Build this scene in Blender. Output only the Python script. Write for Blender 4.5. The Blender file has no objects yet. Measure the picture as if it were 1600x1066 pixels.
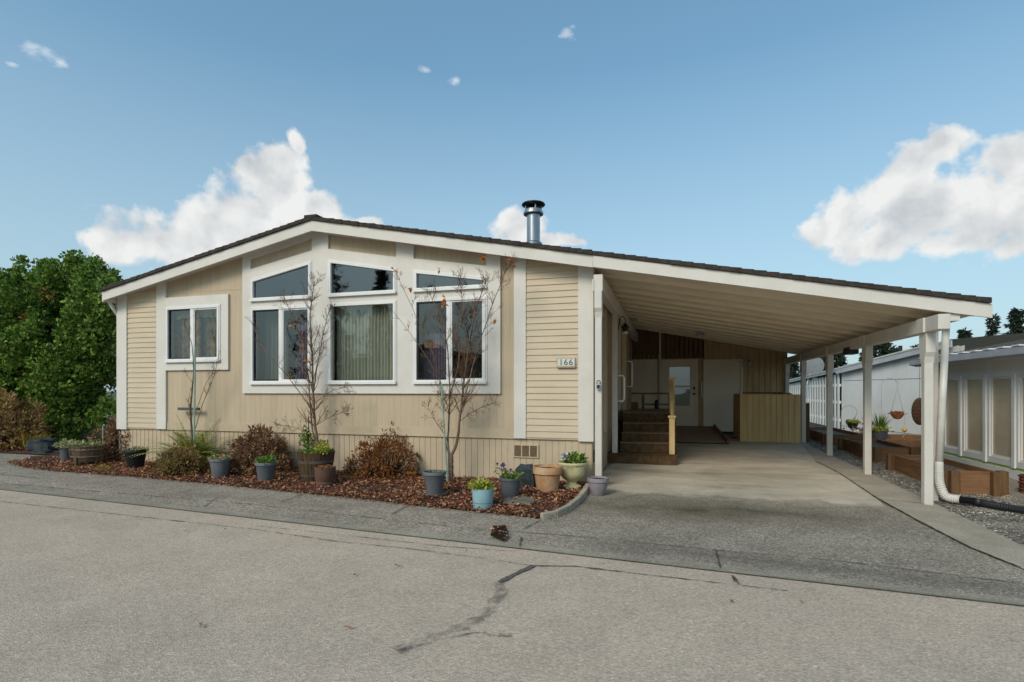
import bpy, math, random
from mathutils import Vector, Matrix, noise as mnoise
from mathutils.geometry import tessellate_polygon
random.seed(7)
C = bpy.context.scene.collection
# ---------------------------------------------------------------- survey: image measurements -> metres
H = 1.26; FPX = 851.0; HZ = 610.0
TH = math.radians(16.37); CT, ST = math.cos(TH), math.sin(TH)
D = 7.4                       # front wall plane of the house
YF = 7.13                     # plane of the front fascia
def gz(y):                    # lot rises gently away from the street
    return 0.024*(min(max(y, 4.4), 13.4)-8.45)
def G(u, v, z=None):
    a = (u-800)/FPX; zz = -.03 if z is None else z
    for _ in range(12):
        t = (H-zz)*FPX/(v-HZ); y = t*(CT+a*ST)
        if z is None: zz = gz(y)
    return Vector((t*(-ST+a*CT), y, zz))
def W(u, v, y=D):             # point on a plane y = const -> (x, z)
    a = (u-800)/FPX; t = y/(CT+a*ST)
    return (t*(-ST+a*CT), H+(HZ-v)/FPX*t)
def WX(u, v, x):              # point on a plane x = const -> (y, z)
    a = (u-800)/FPX; t = x/(-ST+a*CT)
    return (t*(CT+a*ST), H+(HZ-v)/FPX*t)
def rng(a, b): return random.uniform(a, b)

# ---------------------------------------------------------------- materials
class NT:
    def __init__(s, nt): s.nt = nt
    def n(s, t, **kw):
        nd = s.nt.nodes.new(t)
        ins = kw.pop('ins', {})
        for k, v in kw.items(): setattr(nd, k, v)
        for k, v in ins.items():
            if isinstance(v, bpy.types.NodeSocket): s.nt.links.new(v, nd.inputs[k])
            else: nd.inputs[k].default_value = v
        return nd
    def math(s, op, a, b=0.0, c=None, clamp=False):
        ins = {0: a, 1: b}
        if c is not None: ins[2] = c
        return s.n('ShaderNodeMath', operation=op, use_clamp=clamp, ins=ins).outputs[0]
    def mix(s, f, a, b, mode='MIX'):
        nd = s.n('ShaderNodeMix', data_type='RGBA', blend_type=mode)
        for i, v in ((0, f), (6, a), (7, b)):
            if isinstance(v, bpy.types.NodeSocket): s.nt.links.new(v, nd.inputs[i])
            else: nd.inputs[i].default_value = v if i == 0 else c4(v)
        return nd.outputs[2]
    def ramp(s, f, stops, interp='LINEAR'):
        nd = s.n('ShaderNodeValToRGB', ins={0: f}); cr = nd.color_ramp; cr.interpolation = interp
        while len(cr.elements) < len(stops): cr.elements.new(.5)
        for e, (p, c) in zip(cr.elements, stops): e.position = p; e.color = c4(c)
        return nd.outputs[0]
    def noise(s, vec, scale, detail=3, rough=.5):
        return s.n('ShaderNodeTexNoise', ins={'Vector': vec, 'Scale': scale, 'Detail': detail, 'Roughness': rough}).outputs[0]
    def mapping(s, vec, sc=(1,1,1), loc=(0,0,0), rot=(0,0,0)):
        return s.n('ShaderNodeMapping', ins={'Vector': vec, 'Scale': sc, 'Location': loc, 'Rotation': rot}).outputs[0]
def c4(c):
    if isinstance(c, (int, float)): return (c, c, c, 1)
    return tuple(c) if len(c) == 4 else (c[0], c[1], c[2], 1)
def srgb(r, g, b):
    f = lambda v: ((v/255)/12.92 if v/255 < .04045 else ((v/255+.055)/1.055)**2.4)
    return (f(r), f(g), f(b))
def newmat(name):
    m = bpy.data.materials.new(name); m.use_nodes = True
    t = NT(m.node_tree); b = m.node_tree.nodes['Principled BSDF']
    co = t.n('ShaderNodeTexCoord').outputs['Object']
    return m, t, b, co
def link(t, a, b): t.nt.links.new(a, b)
def bump(t, b, h, strength, dist=.01, chain=None):
    ins = {'Height': h, 'Strength': strength, 'Distance': dist}
    if chain: ins['Normal'] = chain
    o = t.n('ShaderNodeBump', ins=ins).outputs[0]
    link(t, o, b.inputs['Normal']); return o
def mat(name, c1, c2=None, scale=6, stretch=(1,1,1), rough=.6, bmp=.15, bdist=.004, metal=0, dirt=.25, dscale=1.3,
        dcol=None, fine=120, finevar=.08, spec=.4):
    m, t, b, co = newmat(name)
    c2 = c2 or tuple(x*.85 for x in c1)
    v = t.mapping(co, stretch)
    n1 = t.noise(v, scale, 5, .6)
    col = t.mix(t.ramp(n1, [(.35, 0), (.65, 1)]), c1, c2)
    if dirt:
        n2 = t.ramp(t.noise(co, dscale, 6, .65), [(.45, 0), (.75, 1)])
        dc = dcol or tuple(x*.55 for x in c2)
        col = t.mix(t.math('MULTIPLY', n2, dirt), col, dc)
    n3 = t.noise(co, fine, 2, .7)
    k = t.ramp(n3, [(.3, 1-finevar), (.7, 1+finevar)])
    col = t.mix(1.0, col, k, 'MULTIPLY')
    link(t, col, b.inputs['Base Color'])
    b.inputs['Roughness'].default_value = rough; b.inputs['Metallic'].default_value = metal
    b.inputs['Specular IOR Level'].default_value = spec
    if bmp: bump(t, b, t.noise(v, scale*8, 4, .7), bmp, bdist)
    return m
def leafmat(name, cols, rough=.6, trans=.25, spec=.25):
    m, t, b, co = newmat(name)
    r = t.n('ShaderNodeNewGeometry').outputs['Random Per Island']
    n = len(cols)
    col = t.ramp(r, [(i/max(1, n-1), c) for i, c in enumerate(cols)])
    big = t.ramp(t.noise(co, 2.2, 3), [(.3, .72), (.7, 1.2)])
    col = t.mix(1.0, col, big, 'MULTIPLY')
    link(t, col, b.inputs['Base Color'])
    b.inputs['Roughness'].default_value = rough; b.inputs['Specular IOR Level'].default_value = spec
    out = m.node_tree.nodes['Material Output']
    tr = t.n('ShaderNodeBsdfTranslucent', ins={0: col}).outputs[0]
    mx = t.n('ShaderNodeMixShader', ins={0: trans}); link(t, b.outputs[0], mx.inputs[1]); link(t, tr, mx.inputs[2])
    link(t, mx.outputs[0], out.inputs[0])
    return m

TAN = srgb(190,172,147); TAN2 = srgb(182,164,140)
def grooved_mat(name, c1, c2, axis, sp, gw=.08, depth=.6, dark=.6):
    m, t, b, co = newmat(name)
    x = t.n('ShaderNodeSeparateXYZ', ins={0: co}).outputs[axis]
    f = t.math('FRACT', t.math('DIVIDE', x, sp))
    g = t.math('LESS_THAN', f, gw)
    v = t.mapping(co, (30, 30, 2.5))
    grain = t.noise(v, 2, 4, .7)
    col = t.mix(t.ramp(grain, [(.3, 0), (.7, 1)]), c1, c2)
    st = t.ramp(t.noise(t.mapping(co, (3.5, 3.5, .3)), 1.6, 6, .65), [(.35, 1.04), (.72, .86)])
    col = t.mix(1.0, col, st, 'MULTIPLY')
    col = t.mix(t.math('MULTIPLY', g, 1-dark), col, tuple(c*.4 for c in c1))  # shade inside the grooves is mixed into the board colour
    link(t, col, b.inputs['Base Color']); b.inputs['Roughness'].default_value = .7
    b.inputs['Specular IOR Level'].default_value = .25
    h = t.math('SUBTRACT', t.math('MULTIPLY', grain, .25), g)
    bump(t, b, h, depth, .004)
    return m
MT = {}
MT['wall'] = grooved_mat('tan wall panel', TAN, TAN2, 0, .1016, .07, .5, .72)
MT['wall_side'] = grooved_mat('tan side wall panel', TAN, TAN2, 1, .1016, .07, .5, .72)
MT['tan'] = mat('tan painted board', TAN, TAN2, 3, (1,1,1), .68, .12, .003, dirt=.22, dcol=srgb(130,112,84), finevar=.05, spec=.25)
MT['lap'] = mat('cream lap siding', srgb(200,184,160), srgb(191,175,152), 2.5, (.6,1,12), .6, .3, .002, dirt=.2, dcol=srgb(150,132,102), finevar=.05, spec=.3)
MT['shed'] = mat('tan shed board', srgb(196,170,130), srgb(180,154,116), 2, (3,3,.5), .75, .2, .003, dirt=.3, finevar=.06, spec=.2)
MT['yellow_board'] = mat('yellow tan board', srgb(214,184,134), srgb(198,168,120), 2, (6,6,.6), .7, .2, .003, dirt=.25, dcol=srgb(140,120,70), finevar=.05, spec=.2)
MT['redwood'] = mat('dark red brown panel', srgb(122,88,64), srgb(104,74,54), 3, (8,8,.6), .7, .2, .003, dirt=.2)
MT['white'] = mat('white painted trim', srgb(214,208,201), srgb(205,199,191), 2, (1,1,1), .5, .08, .002, dirt=.22, dcol=srgb(170,162,148), finevar=.035, spec=.3)
MT['white_post'] = mat('white painted post', srgb(210,204,196), srgb(200,193,184), 2, (1,1,.4), .5, .15, .002, dirt=.35, dscale=2.5, dcol=srgb(165,155,138), finevar=.04)
MT['white_clean'] = mat('white window vinyl', srgb(224,222,220), srgb(218,216,214), 2, (1,1,1), .35, 0, dirt=.1, finevar=.01)
MT['ceiling'] = mat('beige ceiling panel', srgb(232,218,194), srgb(226,212,188), 1.5, (.3,1,1), .5, .05, .002, dirt=.25, dcol=srgb(150,134,108), finevar=.03, spec=.35)
MT['shingle'] = mat('brown black shingle', srgb(70,60,54), srgb(44,38,35), 14, (1,1,1), .9, .6, .006, dirt=.4, finevar=.35, fine=240)
MT['metal'] = mat('galvanised metal', srgb(176,178,182), srgb(140,142,148), 3, (6,6,.5), .32, .05, .002, metal=.9, dirt=.3, finevar=.03)
MT['dark_metal'] = mat('dark metal', (.03,.03,.032), (.018,.018,.018), 5, rough=.4, metal=.5, bmp=.05)
MT['door_white'] = mat('white flush door', srgb(226,214,196), srgb(220,207,188), 1.5, (1,1,.5), .45, .05, .002, dirt=.2, finevar=.02)
MT['carpet'] = mat('brown step carpet', srgb(104,82,60), srgb(80,62,45), 12, rough=.98, bmp=.8, bdist=.006, dirt=.5, finevar=.25, spec=.05)
MT['step_edge'] = mat('worn tread edge', srgb(128,112,92), srgb(104,88,70), 12, rough=.9, bmp=.4, dirt=.3)
MT['ramp'] = mat('grey brown ramp carpet', srgb(172,150,134), srgb(156,134,118), 20, rough=.95, bmp=.5, dirt=.25, finevar=.12, spec=.05)
MT['railwood'] = mat('yellowish rail paint', srgb(196,172,124), srgb(176,150,104), 4, (6,6,.8), .6, .2, dirt=.35)
MT['brownrail'] = mat('brown stained rail', srgb(136,96,58), srgb(110,76,46), 4, (1,6,6), .6, .2, dirt=.3)
MT['timber'] = mat('stained cedar plank', srgb(140,104,74), srgb(114,82,58), 3, (.8,.8,10), .72, .4, .004, dirt=.45, dcol=srgb(70,46,32), finevar=.1, spec=.2)
MT['timber2'] = mat('weathered timber post', srgb(116,88,62), srgb(92,68,48), 3, (8,8,.8), .8, .4, .004, dirt=.4, finevar=.1, spec=.2)
MT['oldwood'] = mat('weathered barrel stave', srgb(112,92,72), srgb(78,66,50), 4, (9,9,.8), .9, .5, .005, dirt=.5, dcol=srgb(66,70,44), finevar=.12, spec=.15)
MT['barrel'] = mat('dark oak barrel stave', srgb(98,76,56), srgb(60,48,36), 4, (9,9,.8), .85, .5, .005, dirt=.6, dcol=srgb(52,58,34), finevar=.12, spec=.15)
MT['band'] = mat('rusty grey band', srgb(112,104,98), srgb(88,76,68), 6, rough=.6, metal=.4, dirt=.4)
def potm(n, a, r=.55, dirt=.4, dc=None, **k): return mat(n, srgb(*a), tuple(x*.86 for x in srgb(*a)), 5, (1,1,1), r, .12, .003, dirt=dirt, dscale=7, dcol=dc, finevar=.05, spec=.3, **k)
MT['pot_grey'] = potm('grey plastic pot', (104,108,114))
MT['pot_slate'] = potm('slate plastic pot', (84,86,92))
MT['pot_black'] = potm('black plastic pot', (40,42,46), .45)
MT['pot_blue'] = potm('pale blue pot', (142,178,186), .4, .25, srgb(104,130,132))
MT['pot_terra'] = potm('terracotta pot', (178,132,92), .85, .6, srgb(206,190,166))
MT['pot_cream'] = potm('cream urn', (206,196,152), .6, .5, srgb(140,140,96))
MT['pot_brown'] = potm('brown ribbed pot', (112,84,72), .7)
MT['pot_lav'] = potm('lavender grey pot', (140,132,138), .6, .4, srgb(96,92,96))
MT['pot_green'] = potm('dark green basin', (36,60,56), .5)
MT['soil'] = mat('dark soil', (.035,.024,.017), (.018,.013,.01), 30, rough=.98, bmp=.8, bdist=.01, dirt=.2, finevar=.4, spec=.1)
MT['stone'] = mat('weathered stone disc', srgb(120,114,104), srgb(96,94,82), 10, rough=.9, bmp=.4, dirt=.5, dcol=srgb(70,76,52), finevar=.15)
MT['rock'] = mat('dark blue grey rock', srgb(74,82,84), srgb(46,54,56), 4, rough=.85, bmp=1.0, bdist=.03, dirt=.5, dcol=srgb(34,36,36), finevar=.15)
MT['bark'] = mat('grey bark', srgb(132,116,100), srgb(92,78,66), 8, (1,1,.5), .9, .4, .004, dirt=.4, finevar=.15, spec=.1)
MT['bark_red'] = mat('reddish twig bark', srgb(134,106,86), srgb(104,78,62), 8, (1,1,.5), .9, .3, .003, dirt=.3, finevar=.15, spec=.1)
MT['bark_dark'] = mat('dark brown bark', srgb(70,52,40), srgb(46,34,27), 8, (1,1,.4), .95, .4, .004, dirt=.3, spec=.1)
MT['stake'] = mat('green coated stake', srgb(140,172,158), srgb(120,150,138), 8, rough=.5, dirt=.3)
MT['pipe_white'] = mat('white pipe plastic', srgb(216,212,206), srgb(206,201,194), 3, rough=.4, bmp=0, dirt=.3, dscale=3)
MT['pipe_black'] = mat('black corrugated plastic', (.028,.03,.034), (.02,.022,.025), 8, rough=.45, bmp=.05)
MT['nb_white'] = mat('neighbour white siding', srgb(216,216,214), srgb(206,206,205), 2, (1,1,.5), .6, .1, dirt=.2, dcol=srgb(180,178,170), finevar=.03)
MT['nb_trim'] = mat('neighbour grey trim', srgb(176,180,188), srgb(160,164,172), 3, rough=.6, dirt=.2)
MT['nb_roof'] = mat('neighbour grey shingle', srgb(128,124,118), srgb(96,93,88), 16, rough=.95, bmp=.5, dirt=.4, finevar=.3, fine=200)
MT['nb_panel'] = mat('neighbour cream roof sheet', srgb(206,200,186), srgb(190,184,170), 3, (1,1,1), .5, .1, dirt=.25)
MT['navy'] = mat('navy skirting', srgb(50,58,78), srgb(40,46,64), 3, rough=.6, dirt=.3)
MT['aqua'] = potm('pale aqua box', (150,188,184))
MT['rust'] = mat('rusty metal', srgb(112,60,38), srgb(72,38,26), 12, rough=.9, bmp=.4, dirt=.4)
MT['coir'] = mat('woven wicker', srgb(120,88,60), srgb(72,50,36), 30, (1,1,4), .95, .8, .006, dirt=.3, finevar=.3, fine=90)
MT['copper'] = mat('orange coir basket', srgb(176,104,64), srgb(130,72,44), 14, rough=.9, bmp=.5, dirt=.3)
MT['plate'] = mat('off white number plate', srgb(206,208,198), srgb(196,198,188), 6, rough=.5, dirt=.2)
MT['ink'] = mat('dark green ink', srgb(52,70,64), rough=.5, bmp=0, dirt=0, finevar=.02)
MT['amber'] = mat('yellow enamel', srgb(204,168,72), rough=.4, bmp=0)
MT['vent'] = mat('bronze mesh vent', srgb(112,94,66), srgb(84,68,48), 40, rough=.6, bmp=.5, dirt=.3, finevar=.3, fine=200)
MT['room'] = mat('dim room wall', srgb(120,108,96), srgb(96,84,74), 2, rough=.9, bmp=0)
MT['lace'] = mat('ivory lace', srgb(216,206,180), srgb(186,176,148), 14, rough=.9, bmp=.2, dirt=.2)
MT['solar'] = mat('dark roof panel', (.02,.022,.028), (.014,.015,.02), 3, rough=.25, bmp=0, dirt=.1)
MT['dish'] = mat('grey dish', srgb(132,136,140), rough=.5, bmp=0)
MT['bronze'] = mat('dark bronze handle', (.03,.022,.016), rough=.35, metal=.8, bmp=0)

# foliage materials
MT['hinoki'] = leafmat('bright green scale foliage', [(.045,.09,.018), (.08,.165,.028), (.17,.28,.04), (.28,.38,.065), (.10,.19,.03)], .55, .3)
MT['brownleaf'] = leafmat('bronze brown leaf', [srgb(104,72,54), srgb(140,104,78), srgb(172,134,104), srgb(122,84,62), srgb(146,126,82)], .6, .2)
MT['brownleaf2'] = leafmat('bronze olive leaf', [srgb(116,92,58), srgb(138,126,70), srgb(164,132,90), srgb(120,110,60), srgb(144,100,70)], .6, .2)
MT['rustleaf'] = leafmat('rust leaf', [srgb(90,52,30), srgb(150,88,44), srgb(172,130,76), srgb(110,60,36)], .6, .2)
MT['green'] = leafmat('fresh green leaf', [srgb(60,86,36), srgb(98,128,54), srgb(140,160,74), srgb(70,100,44)], .5, .25)
MT['yellowgreen'] = leafmat('yellow green leaf', [srgb(120,136,50), srgb(176,178,72), srgb(200,196,96), srgb(140,150,60)], .5, .3)
MT['sage'] = leafmat('sage leaf', [srgb(130,140,90), srgb(168,170,116), srgb(190,184,140), srgb(120,124,80)], .6, .25)
MT['fern'] = leafmat('olive fern frond', [srgb(128,138,60), srgb(160,168,80), srgb(188,190,108), srgb(112,124,54)], .6, .3)
MT['conifer'] = leafmat('dark conifer needle', [(.012,.022,.014), (.022,.036,.022), (.034,.05,.028), (.018,.03,.02)], .7, .1)
MT['litter'] = leafmat('fallen leaf', [srgb(106,68,50), srgb(148,94,64), srgb(178,118,74), srgb(116,76,58), srgb(200,152,108), srgb(78,48,40), srgb(136,76,58), srgb(186,156,134)], .6, .1)
MT['petal_white'] = leafmat('white petal', [srgb(226,226,230), srgb(206,206,220)], .6, .3)
MT['petal_violet'] = leafmat('violet petal', [srgb(96,74,120), srgb(130,104,150)], .6, .3)
MT['goldgrass'] = leafmat('golden grass', [srgb(150,126,54), srgb(186,158,72), srgb(164,134,60), srgb(120,110,50)], .6, .25)
MT['goldleaf'] = leafmat('golden brown leaf', [srgb(150,116,76), srgb(186,152,100), srgb(120,88,58), srgb(164,140,84)], .6, .25)

# glass and sheer curtain
def glassmat(name, refl=.22, tint=(.75,.8,.78)):
    m, t, b, co = newmat(name); out = m.node_tree.nodes['Material Output']
    m.node_tree.nodes.remove(b)
    tr = t.n('ShaderNodeBsdfTransparent', ins={0: c4(tint)}).outputs[0]
    bm = t.n('ShaderNodeBump', ins={'Height': t.noise(co, 1.3, 2), 'Strength': .25, 'Distance': .02}).outputs[0]
    gl = t.n('ShaderNodeBsdfGlossy', ins={'Color': c4((.95,.97,1)), 'Roughness': .02, 'Normal': bm}).outputs[0]
    fr = t.n('ShaderNodeFresnel', ins={0: 1.5}).outputs[0]
    bk = t.n('ShaderNodeNewGeometry').outputs['Backfacing']
    f = t.math('MULTIPLY', t.math('ADD', t.math('MULTIPLY', fr, 1.0), refl, clamp=True), t.math('SUBTRACT', 1.0, bk))
    mx = t.n('ShaderNodeMixShader', ins={0: f}); link(t, tr, mx.inputs[1]); link(t, gl, mx.inputs[2])
    link(t, mx.outputs[0], out.inputs[0]); return m
MT['glass'] = glassmat('window glass', .05, (.80,.82,.80))
MT['glass_top'] = glassmat('upper window glass', .08, (.5,.55,.58))

MT['screen_glass'] = glassmat('porch screen pane', .18, (.6,.56,.5))
MT['screen'] = mat('translucent beige screen', srgb(196,182,158), srgb(178,162,140), 1.0, (.5,.5,1.5), .22, 0, dirt=.25, finevar=.02, spec=.7)
def curtainmat(name, col, alpha):
    m, t, b, co = newmat(name)
    link(t, t.mix(t.ramp(t.noise(t.mapping(co, (14,14,.6)), 2, 3), [(.3,0),(.7,1)]), col, tuple(c*.6 for c in col)), b.inputs['Base Color'])
    b.inputs['Roughness'].default_value = .9; b.inputs['Alpha'].default_value = alpha
    return m
MT['sheer'] = curtainmat('sheer curtain', srgb(208,206,190), .9)
MT['dim_curtain'] = curtainmat('grey curtain', srgb(150,154,142), .9)
MT['lilac'] = curtainmat('lilac curtain', srgb(170,150,186), .8)
MT['brown_print'] = mat('brown printed curtain', srgb(176,148,118), srgb(116,94,74), 9, rough=.9, bmp=0, dirt=.5, dscale=8, dcol=srgb(30,36,24))

# ---------------------------------------------------------------- ground materials
def ground_mat(name, c1, c2, speck=(.5,.5,.5), speckamt=.35, pebble=140, bumpd=.003, stains=(), warm=None, rough=.85, big=.35, brk=.18):
    m, t, b, co = newmat(name)
    big_n = t.noise(co, big, 6, .6)
    col = t.mix(t.ramp(big_n, [(.35, 0), (.65, 1)]), c1, c2)
    mid = t.ramp(t.noise(co, 2.3, 6, .7), [(.3, 1-brk), (.7, 1+brk)])
    col = t.mix(1.0, col, mid, 'MULTIPLY')
    vo = t.n('ShaderNodeTexVoronoi', ins={'Vector': co, 'Scale': pebble})
    bw = t.n('ShaderNodeSeparateColor', ins={0: vo.outputs['Color']})
    k = t.ramp(bw.outputs[0], [(0, 1-speckamt), (.5, 1.0), (.92, 1+speckamt*.6), (1, 1+speckamt*1.6)])
    col = t.mix(1.0, col, k, 'MULTIPLY')
    fine = t.ramp(t.noise(co, pebble*1.9, 3, .8), [(.25, 1-speckamt*.8), (.75, 1+speckamt*.8)])
    col = t.mix(1.0, col, fine, 'MULTIPLY')
    for (sc, lo, hi, amt, sco) in stains:
        s = t.ramp(t.noise(t.mapping(co, sc), 1.0, 6, .65), [(lo, 0), (hi, 1)])
        col = t.mix(t.math('MULTIPLY', s, amt), col, sco)
    link(t, col, b.inputs['Base Color']); b.inputs['Roughness'].default_value = rough
    b.inputs['Specular IOR Level'].default_value = .25
    h = t.math('ADD', vo.outputs['Distance'], t.noise(co, pebble*.6, 4, .8))
    bump(t, b, h, .7, bumpd)
    return m, t, b, co, col
MT['asphalt'] = ground_mat('aged grey asphalt', srgb(190,171,152), srgb(180,163,146), speckamt=.24, pebble=95, bumpd=.004, stains=[((.25,.9,1), .55, .8, .25, srgb(128,123,118)), ((1.3,3,1), .62, .8, .18, srgb(160,152,140))], brk=.1)[0]
m, t, b, co, col = ground_mat('exposed aggregate concrete', srgb(152,141,127), srgb(138,128,116), speckamt=.5, pebble=80, bumpd=.004, stains=[((.4,1.6,1), .5, .72, .35, srgb(98,92,83)), ((.9,.9,1), .6, .78, .3, srgb(150,143,130))])
# algae stained zone just in front of the slab edge and a darker band along the gutter
sx = t.n('ShaderNodeSeparateXYZ', ins={0: co})
dy = t.math('SUBTRACT', sx.outputs[1], t.math('ADD', 6.05, t.math('MULTIPLY', t.noise(t.mapping(co,(.9,.9,1)), 1, 4), .55)))
near = t.math('SUBTRACT', 1.0, t.math('MULTIPLY', t.math('ABSOLUTE', dy), 1.5), clamp=True)
xin = t.math('SUBTRACT', 1.0, t.math('MULTIPLY', t.math('ABSOLUTE', t.math('SUBTRACT', sx.outputs[0], .3)), .5), clamp=True)
xin = t.math('POWER', xin, .5)
alg = t.math('MULTIPLY', t.math('MULTIPLY', near, xin), t.ramp(t.noise(co, 3.2, 6, .7), [(.3,.5),(.6,1)]))
col = t.mix(t.math('MULTIPLY', alg, 1.0, clamp=True), col, srgb(78,72,52))
gd = t.math('ADD', t.math('ADD', sx.outputs[1], t.math('MULTIPLY', sx.outputs[0], .1)), -4.80)
bd = t.math('SUBTRACT', 1.0, t.math('MULTIPLY', t.math('ABSOLUTE', gd), 5.0), clamp=True)
bx2 = t.math('MULTIPLY', t.math('ADD', sx.outputs[0], 2.2), .35, clamp=True)
col = t.mix(t.math('MULTIPLY', t.math('MULTIPLY', bd, bx2), .55), col, srgb(80,76,70))
link(t, col, b.inputs['Base Color'])
MT['aggregate'] = m
MT['concrete'] = ground_mat('worn driveway concrete', srgb(200,187,168), srgb(182,170,152), speckamt=.14, pebble=150, bumpd=.0015, stains=[((.35,.9,1), .45, .65, .6, srgb(142,132,114)), ((.8,1.8,1), .56, .68, .5, srgb(128,116,98)), ((1.6,.5,1), .6, .8, .35, srgb(190,180,160))])[0]
m = MT['concrete']; t = NT(m.node_tree); co = [n for n in m.node_tree.nodes if n.type == 'TEX_COORD'][0].outputs['Object']
yy_ = t.n('ShaderNodeSeparateXYZ', ins={0: co}).outputs[1]
ea = t.math('ADD', t.math('MULTIPLY', t.math('SUBTRACT', yy_, 6.78), 2.6), t.math('MULTIPLY', t.math('SUBTRACT', t.noise(co, 2.6, 7, .7), .45), 2.4), clamp=True)
link(t, ea, m.node_tree.nodes['Principled BSDF'].inputs['Alpha'])
MT['slab_edge'] = ground_mat('mossy side slab', srgb(172,161,144), srgb(154,144,128), speckamt=.2, pebble=120, bumpd=.002, stains=[((.8,.8,1), .52, .72, .45, srgb(120,114,90)), ((2.5,.8,1), .58, .75, .4, srgb(108,104,84))])[0]
MT['gutter'] = ground_mat('gutter pan concrete', srgb(158,149,134), srgb(142,134,120), speckamt=.3, pebble=110, bumpd=.002, stains=[((.5,5,1), .5, .7, .4, srgb(108,102,86))])[0]
MT['mulch'] = ground_mat('bark mulch', srgb(92,60,50), srgb(66,44,38), speckamt=.6, pebble=45, bumpd=.02, big=2)[0]
MT['gravel'] = ground_mat('mixed grey gravel', srgb(128,120,110), srgb(102,95,87), speckamt=.75, pebble=42, bumpd=.02, big=1)[0]
MT['grass'] = ground_mat('rough lawn', srgb(92,100,60), srgb(74,82,48), speckamt=.5, pebble=40, bumpd=.02, big=.6)[0]
MT['crack'] = ground_mat('dark crack filler', srgb(104,98,92), srgb(86,82,77), speckamt=.4, pebble=90, bumpd=.003)[0]
MT['moss'] = ground_mat('mossy joint', srgb(92,87,62), srgb(72,68,52), speckamt=.4, pebble=90, bumpd=.003, big=3)[0]
def brokenmat(name, base, lo, hi, sc, amt=1):
    m = ground_mat(name, srgb(*base), tuple(c*.8 for c in srgb(*base)), speckamt=.5, pebble=95, bumpd=.003)[0]
    t = NT(m.node_tree); b = m.node_tree.nodes['Principled BSDF']
    co = [n for n in m.node_tree.nodes if n.type == 'TEX_COORD'][0].outputs['Object']
    a = t.ramp(t.noise(co, sc, 6, .8), [(lo, 0), (hi, amt)])
    link(t, a, b.inputs['Alpha']); return m
MT['crack_worn'] = brokenmat('worn crack filler', (98,93,88), .42, .62, 9, .5)
MT['crack_joint'] = brokenmat('broken joint', (84,79,73), .32, .5, 14, .9)
MT['crack_faint'] = brokenmat('faint crack line', (96,91,86), .4, .62, 5, .8)

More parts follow.
